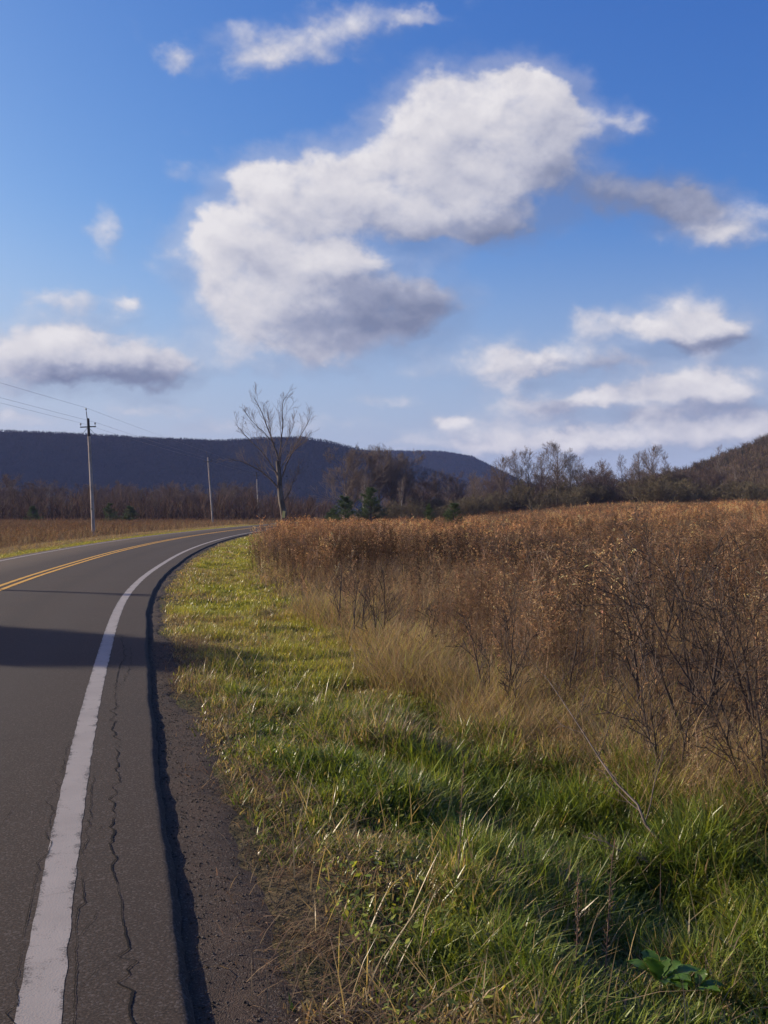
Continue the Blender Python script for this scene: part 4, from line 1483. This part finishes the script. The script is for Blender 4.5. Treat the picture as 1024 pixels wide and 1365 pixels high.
# unseen evergreen left of the picture, added and shaped to shadow the road
def shadow_evergreen(x, y, h, r, label):
    g = np.random.default_rng(77)
    z = float(terrain(np.array([x]), np.array([y]), False)[0])
    e = empty('unseen_evergreen', (x, y, z), label, 'tree')
    T = walk(np.zeros((1, 3)), np.array([[0, 0, 1.0]]), np.array([h * .92]), 8, g, .02, .05)
    TR = .2 * (1 - .85 * np.linspace(0, 1, 8))[None]
    B, BR = sprout(T, TR, 60, g, .1, .98, 1.0, .26, .4, 5, .08, .1, .3, .012, .5)
    tv, tf = merge([tubes(T, TR, 8, g), tubes(B, BR, 4, g)])
    obj('trunk', tv, tf, M_BARK, e, smooth=True)
    n = 52000
    u = unit(g.normal(size=(n, 3))) * (g.random((n, 1)) ** .45)
    zc = h * .56
    A = u * np.array([r, r, h * .42]) + np.array([0, 0, zc])
    A += g.normal(0, .05, A.shape)
    c = lerp(np.tile(np.array([.02, .042, .016]), (n, 1)), np.tile(np.array([.05, .08, .03]), (n, 1)), g.random(n))
    V, F, C = blades(A, .16 + .1 * g.random(n), .07 + 0 * c[:, 0], .4 + .8 * g.random(n), .1 + .2 * g.random(n), g.random(n) * 6.28, c, c, g, 2)
    obj('foliage', V, F, M_NEEDLE, e, col=C)


shadow_evergreen(-20.2, 17.6, 7.6, 1.8, 'dense round topped evergreen out of view, added to cast the shadow across the road')


# ------------------------------------------------------------------ bare saplings and stalks in the weeds nearby
def sapling(x, y, h, seed, label, stems=1, r=.008, lean=0.0, rot=0.0, mat=None, spread=.5, limbs=7, sub=3, tw=2, name='bare_sapling', cat='sapling', lfrac=.42, wander=.09):
    z = float(terrain(np.array([x]), np.array([y]))[0])
    e = empty(name, (x, y, z), label, cat)
    e.rotation_euler = (0, lean, rot)
    g = np.random.default_rng(seed)
    for k in range(stems):
        a = k * 6.283 / stems + g.random()
        tilt = (0.12 + .3 * g.random()) * (stems > 1)
        (tv, tf), (cv, cf) = bare_tree(seed * 10 + k, h * (.75 + .3 * g.random()), r, limbs, sub, tw, 0, spread, .3, .06, lfrac, 1, .0034, wander, .05, lean=(math.cos(a) * tilt, math.sin(a) * tilt))
        tv[:, 2] = np.maximum(tv[:, 2], -.12)
        st = obj('stem', tv, tf, mat or M_SAP, e, smooth=True)
        st.location = (math.cos(a) * .03 * (stems > 1), math.sin(a) * .03 * (stems > 1), 0)
        obj('twigs', cv, cf, mat or M_SAP, st)
    return e


for a in (
        (-.36, 13.2, 1.25, 1, 'thin double stemmed sapling at the green edge where the weeds begin', 2, .011),
        (-.62, 14.6, 1.3, 2, 'thin dark sapling just left of the double stemmed one at the edge of the weeds', 1, .012),
        (-.02, 12.4, 1.15, 3, 'dark twiggy sapling right of the double stemmed one', 2, .010),
        (.98, 8.7, 1.15, 4, 'paired thin dark stems rising out of the tan grass', 2, .009),
        (1.06, 8.2, .9, 5, 'short dark stem close beside the paired ones in the tan grass', 1, .007),
        (2.15, 8.3, 1.75, 6, 'tallest straight dark sapling above the weeds at right', 1, .012),
        (2.5, 8.0, 1.55, 7, 'forked dark sapling right of the tallest straight one', 2, .011),
        (1.62, 8.9, 1.2, 8, 'slim grey sapling with few side twigs left of the tallest one', 1, .009),
        (2.85, 8.9, 1.4, 9, 'bushy grey sapling behind the forked one', 3, .009),
        (1.9, 6.6, 1.05, 11, 'many twigged sapling in the tan grass below the tall ones', 3, .007),
        (2.4, 6.1, 1.0, 12, 'tangled reddish sapling low at the right edge', 4, .008),
        (3.4, 12.5, 1.7, 13, 'grey branching sapling further back among the weeds at right', 2, .014),
        (.5, 11.2, 1.2, 15, 'thin upright sapling in front of the dark weeds near the middle', 1, .009)):
    x, y, h, sd, lab, st, r = a
    sapling(x, y, h * 1.12, sd, lab, st, r * 1.7, lean=.05 * math.sin(sd * 3.1), rot=sd * 1.3)
sapling(2.72, 7.5, 2.0, 30, 'arching dark branched shrub at the right edge of the picture', 4, .013, lean=-.25, spread=.8, limbs=7, sub=3, tw=2, name='arching_shrub', cat='shrub', lfrac=.55, wander=.14)


def dead_branch(pts, r, seed, label):
    g = np.random.default_rng(seed)
    pts = np.array(pts, float)
    u = np.linspace(0, 1, len(pts))
    v = np.linspace(0, 1, 10)
    P = np.stack([np.interp(v, u, pts[:, i]) for i in range(3)], 1) + g.normal(0, .008, (10, 3))
    P[:, 2] += terrain(np.full(10, P[0, 0]), np.full(10, P[0, 1]))[0]
    T, TR = P[None], (r * (1 - .75 * v))[None]
    B, BR = sprout(T, TR, 9, g, .2, 1, .6, .35, .6, 5, .12, .03, .3, .0022)
    B2, BR2 = sprout(B, BR, 4, g, .2, 1, .6, .5, .7, 4, .12, .02, .4, .0018)
    o0 = P[0].copy()
    e = empty('dead_branch', o0, label, 'branch')
    v1, f1 = tubes(T, TR, 6, g)
    v2, f2 = merge([tubes(B, BR, 4, g), tubes(B2, BR2, 3, g)])
    obj('stem', v1 - o0, f1, M_BARK, e, smooth=True)
    obj('twigs', v2 - o0, f2, M_BARK, e)


dead_branch([(1.60, 5.35, .02), (1.40, 5.6, .28), (1.22, 6.0, .55), (1.05, 6.5, .85)], .009, 3, 'dead forked branch leaning up out of the long grass at right')
dead_branch([(1.62, 5.2, .02), (1.38, 5.25, .10), (1.12, 5.4, .20)], .010, 4, 'pale dead stick lying across the grass below the leaning branch')


def dock(x, y, h, seed, label, tone):
    """reddish seed stalk: a thin stem with clustered seeds up its length"""
    g = np.random.default_rng(seed)
    z = float(terrain(np.array([x]), np.array([y]))[0])
    e = empty('seed_stalk', (x, y, z), label, 'weed')
    P = walk(np.array([[0, 0, -.02]]), np.array([[g.normal(0, .04), g.normal(0, .04), 1]]), np.array([h]), 10, g, .03, .03)
    v, f = tubes(P, np.linspace(.0028, .0015, 10)[None], 5, g)
    m = 80
    t = (0.35 + .64 * g.random(m)) * 8.99
    i = t.astype(int)
    A = P[0, i] * (1 - (t - i))[:, None] + P[0, i + 1] * (t - i)[:, None] + g.normal(0, .0055, (m, 3))
    c = colour_jitter(np.tile(tone, (m, 1)), g, .3)
    obj('stem', v, f, M_TWIG_RED, e, smooth=True)
    V, F, C = blades(A, .012 + .01 * g.random(m), np.full(m, .0045), .2 + g.random(m), .2 + .3 * g.random(m), g.random(m) * 6.28, c, c, g, 2)
    obj('seed_head', V, F, M_DRY, e, col=C)


dock(.33, 4.45, .62, 1, 'reddish brown seed stalk standing in the shaded grass near the middle', BROWN * 1.3)
dock(.80, 3.62, .66, 2, 'tall rusty seed stalk in the grass at the bottom right', BROWN * 1.4)
dock(.69, 3.66, .48, 3, 'shorter rusty seed stalk just left of the tall one at the bottom', BROWN * 1.3)


def leafy_weed(x, y, seed, label, n=13, size=.11):
    g = np.random.default_rng(seed)
    z = float(terrain(np.array([x]), np.array([y]))[0])
    e = empty('leafy_weed', (x, y, z), label, 'weed')
    for k in range(n):
        az = k * 2.4 + g.normal(0, .2)
        L = size * (.7 + .6 * g.random())
        el = .35 + .7 * g.random()
        u = np.linspace(0, 1, 9)
        w = L * .26 * np.sin(np.clip(u, .04, 1) * math.pi) ** .7 * (1 + .35 * np.sin(u * 26))
        out = L * (.25 + u) * math.cos(el)
        up = .11 + L * u * math.sin(el) * 1.5 - L * .5 * u ** 2
        mid = np.stack([out * math.cos(az), out * math.sin(az), up], 1)
        sd = np.array([-math.sin(az), math.cos(az), .0])
        V = np.stack([mid - sd * w[:, None] + [0, 0, .008], mid, mid + sd * w[:, None] + [0, 0, .008]], 1).reshape(-1, 3)
        c = colour_jitter(np.tile(np.array([.085, .16, .030]) * (.8 + .4 * g.random()), (len(V), 1)), g, .05)
        obj('leaf', V, grid_faces(3, 9), M_GRASS, e, col=c, smooth=True)
    st = walk(np.array([[0, 0, -.02]]), np.array([[0, 0, 1.0]]), np.array([.15]), 4, g, .02, 0)
    v, f = tubes(st, np.full((1, 4), .004), 5, g)
    obj('stem', v, f, M_TWIG_OLIVE, e)


leafy_weed(1.03, 3.72, 1, 'bright green broad leaved weed at the bottom right corner')
leafy_weed(1.20, 3.85, 2, 'smaller broad leaved weed right of the bright one at the bottom', 9, .08)


# ------------------------------------------------------------------ utility poles and wires
def pole(x, y, h, tilt, rot, label, seed, dark_top=True):
    g = np.random.default_rng(seed)
    z = float(terrain(np.array([x]), np.array([y]), False)[0])
    e = empty('utility_pole', (x, y, z), label, 'utility pole', 'wooden utility poles along the road')
    e.rotation_euler = (0, tilt, rot)
    k = 14
    def shaft(z0, z1, r0, r1, kk):
        zz = np.linspace(z0, z1, kk)
        P = np.stack([np.sin(zz * .4) * .012, np.cos(zz * .37) * .012 - .012, zz], 1)[None]
        return tubes(P, np.linspace(r0, r1, kk)[None], 14, np.random.default_rng(seed))
    v, f = shaft(-.6, h - 1.3, .130, .102, k)
    obj('shaft', v, f, M_POLE, e, smooth=True)
    v, f = shaft(h - 1.3, h, .1022, .090, 6)
    v = np.concatenate([v, [[v[-14:, 0].mean(), v[-14:, 1].mean(), h + .02]]])
    cap = np.array([[len(v) - 2 - i, len(v) - 2 - (i + 1) % 14, len(v) - 1] for i in range(14)])
    obj('pole_top', v, [f, cap], M_POLE_TAR if dark_top else M_POLE, e, smooth=False)
    def box(name, sx, sy, sz, loc, mat, parent, b=.01, ry=0.0):
        bm = bevel_box(sx, sy, sz, b)
        me = bpy.data.meshes.new(name)
        bm.to_mesh(me)
        bm.free()
        me.materials.append(mat)
        o = link(bpy.data.objects.new(name, me), parent)
        o.location = loc
        o.rotation_euler = (0, ry, 0)
        return o
    def insulator(name, loc, parent):
        prof = [(.012, 0), (.012, .08), (.045, .09), (.03, .12), (.05, .13), (.03, .16), (.035, .19), (.0, .20)]
        a = np.arange(12) * 2 * math.pi / 12
        V = np.array([[r_ * math.cos(b), r_ * math.sin(b), z_] for r_, z_ in prof for b in a]) * 1.25
        F = np.array([[i * 12 + j, i * 12 + (j + 1) % 12, (i + 1) * 12 + (j + 1) % 12, (i + 1) * 12 + j] for i in range(len(prof) - 1) for j in range(12)])
        o = obj(name, V, F, M_PORC, parent, smooth=True)
        o.location = loc
        return o
    arm = box('crossarm', 1.15, .07, .075, (0, -.15, h - .62), M_POLE_TAR, e)
    insulator('insulator', (-.52, 0, .056), arm)
    insulator('insulator', (.52, 0, .056), arm)
    box('brace', .03, .02, .62, (-.2, -.14, h - .86), M_WIRE, e, .003, R(40))
    box('brace', .03, .02, .62, (.2, -.14, h - .86), M_WIRE, e, .003, R(-40))
    bracket = box('top_bracket', .05, .05, .62, (-.09, -.02, h + .2), M_PORC, e, .008, R(-4))
    insulator('insulator', (0, 0, .31), bracket)
    # a ground wire and two number tags
    box('ground_wire', .02, .015, h - 1.4, (.10, -.125, (h - 1.4) / 2), M_WIRE, e, .003)
    box('number_tag', .10, .01, .16, (.0, -.160, 2.0), M_WIRE, e, .003)
    bpy.context.view_layer.update()
    mw = e.matrix_world
    return [mw @ Vector((-.12, -.02, h + .78)), mw @ Vector((-.52, -.15, h - .31)), mw @ Vector((.52, -.15, h - .31))]


ends = [pole(-26.0, 27.1, 9.35, R(-1), 0, 'weathered utility pole farthest left, its thin shadow crossing the road', 1),
        pole(-21.0, 72.0, 8.55, R(-2.6), 0, 'nearest and tallest looking pale utility pole, its crossarm against the clouds', 2),
        pole(-23.2, 135.0, 9.2, R(-4.2), 0, 'middle utility pole, second along the road, in front of the dark hill', 3, False),
        pole(-23.9, 190.0, 9.4, R(-2.6), 0, 'smallest looking far utility pole just left of the roadside tree', 4)]


def wire(k, label):
    pts = []
    for a, b in zip(ends[:-1], ends[1:]):
        p, q = a[k], b[k]
        sag = 0.006 * (q - p).length
        for i in range(24):
            t = i / 24
            c = p.lerp(q, t)
            pts.append((c.x, c.y, c.z - sag * 4 * t * (1 - t) * .25 * 4 * .25))
    pts.append(tuple(ends[-1][k]))
    P = np.array(pts)[None]
    v, f = tubes(P, np.full((1, P.shape[1]), .0065), 5, np.random.default_rng(k))
    o = obj('power_line', v, f, M_WIRE)
    tag(o, label, 'wire', 'wires strung from pole to pole')


wire(0, 'topmost thin wire running along the tips of the utility poles')
wire(1, 'thin wire on the left ends of the pole crossarms')
wire(2, 'thin wire on the right ends of the pole crossarms')


# ------------------------------------------------------------------ the blue air over the valley
def build_haze():
    bm = bevel_box(1, 1, 1, 0.001)
    bm.free()
    x0, x1, y0, y1, z0, z1 = -2650, 2650, -200, 2650, -24, 135
    V = np.array([[x, y, z] for z in (z0, z1) for y in (y0, y1) for x in (x0, x1)], float)
    F = np.array([[0, 2, 3, 1], [4, 5, 7, 6], [0, 1, 5, 4], [2, 6, 7, 3], [0, 4, 6, 2], [1, 3, 7, 5]])
    m, t, out = new_mat("valley_haze")
    v = t.node('ShaderNodeVolumePrincipled')
    v.inputs['Color'].default_value = (0.38, 0.50, 1.0, 1)
    v.inputs['Density'].default_value = HAZE
    v.inputs['Anisotropy'].default_value = 0.0
    t.l.new(v.outputs[0], out.inputs['Volume'])
    o = obj("haze", V, F, m)
    tag(o, kind='stuff')


HAZE = 0.00012
build_haze()
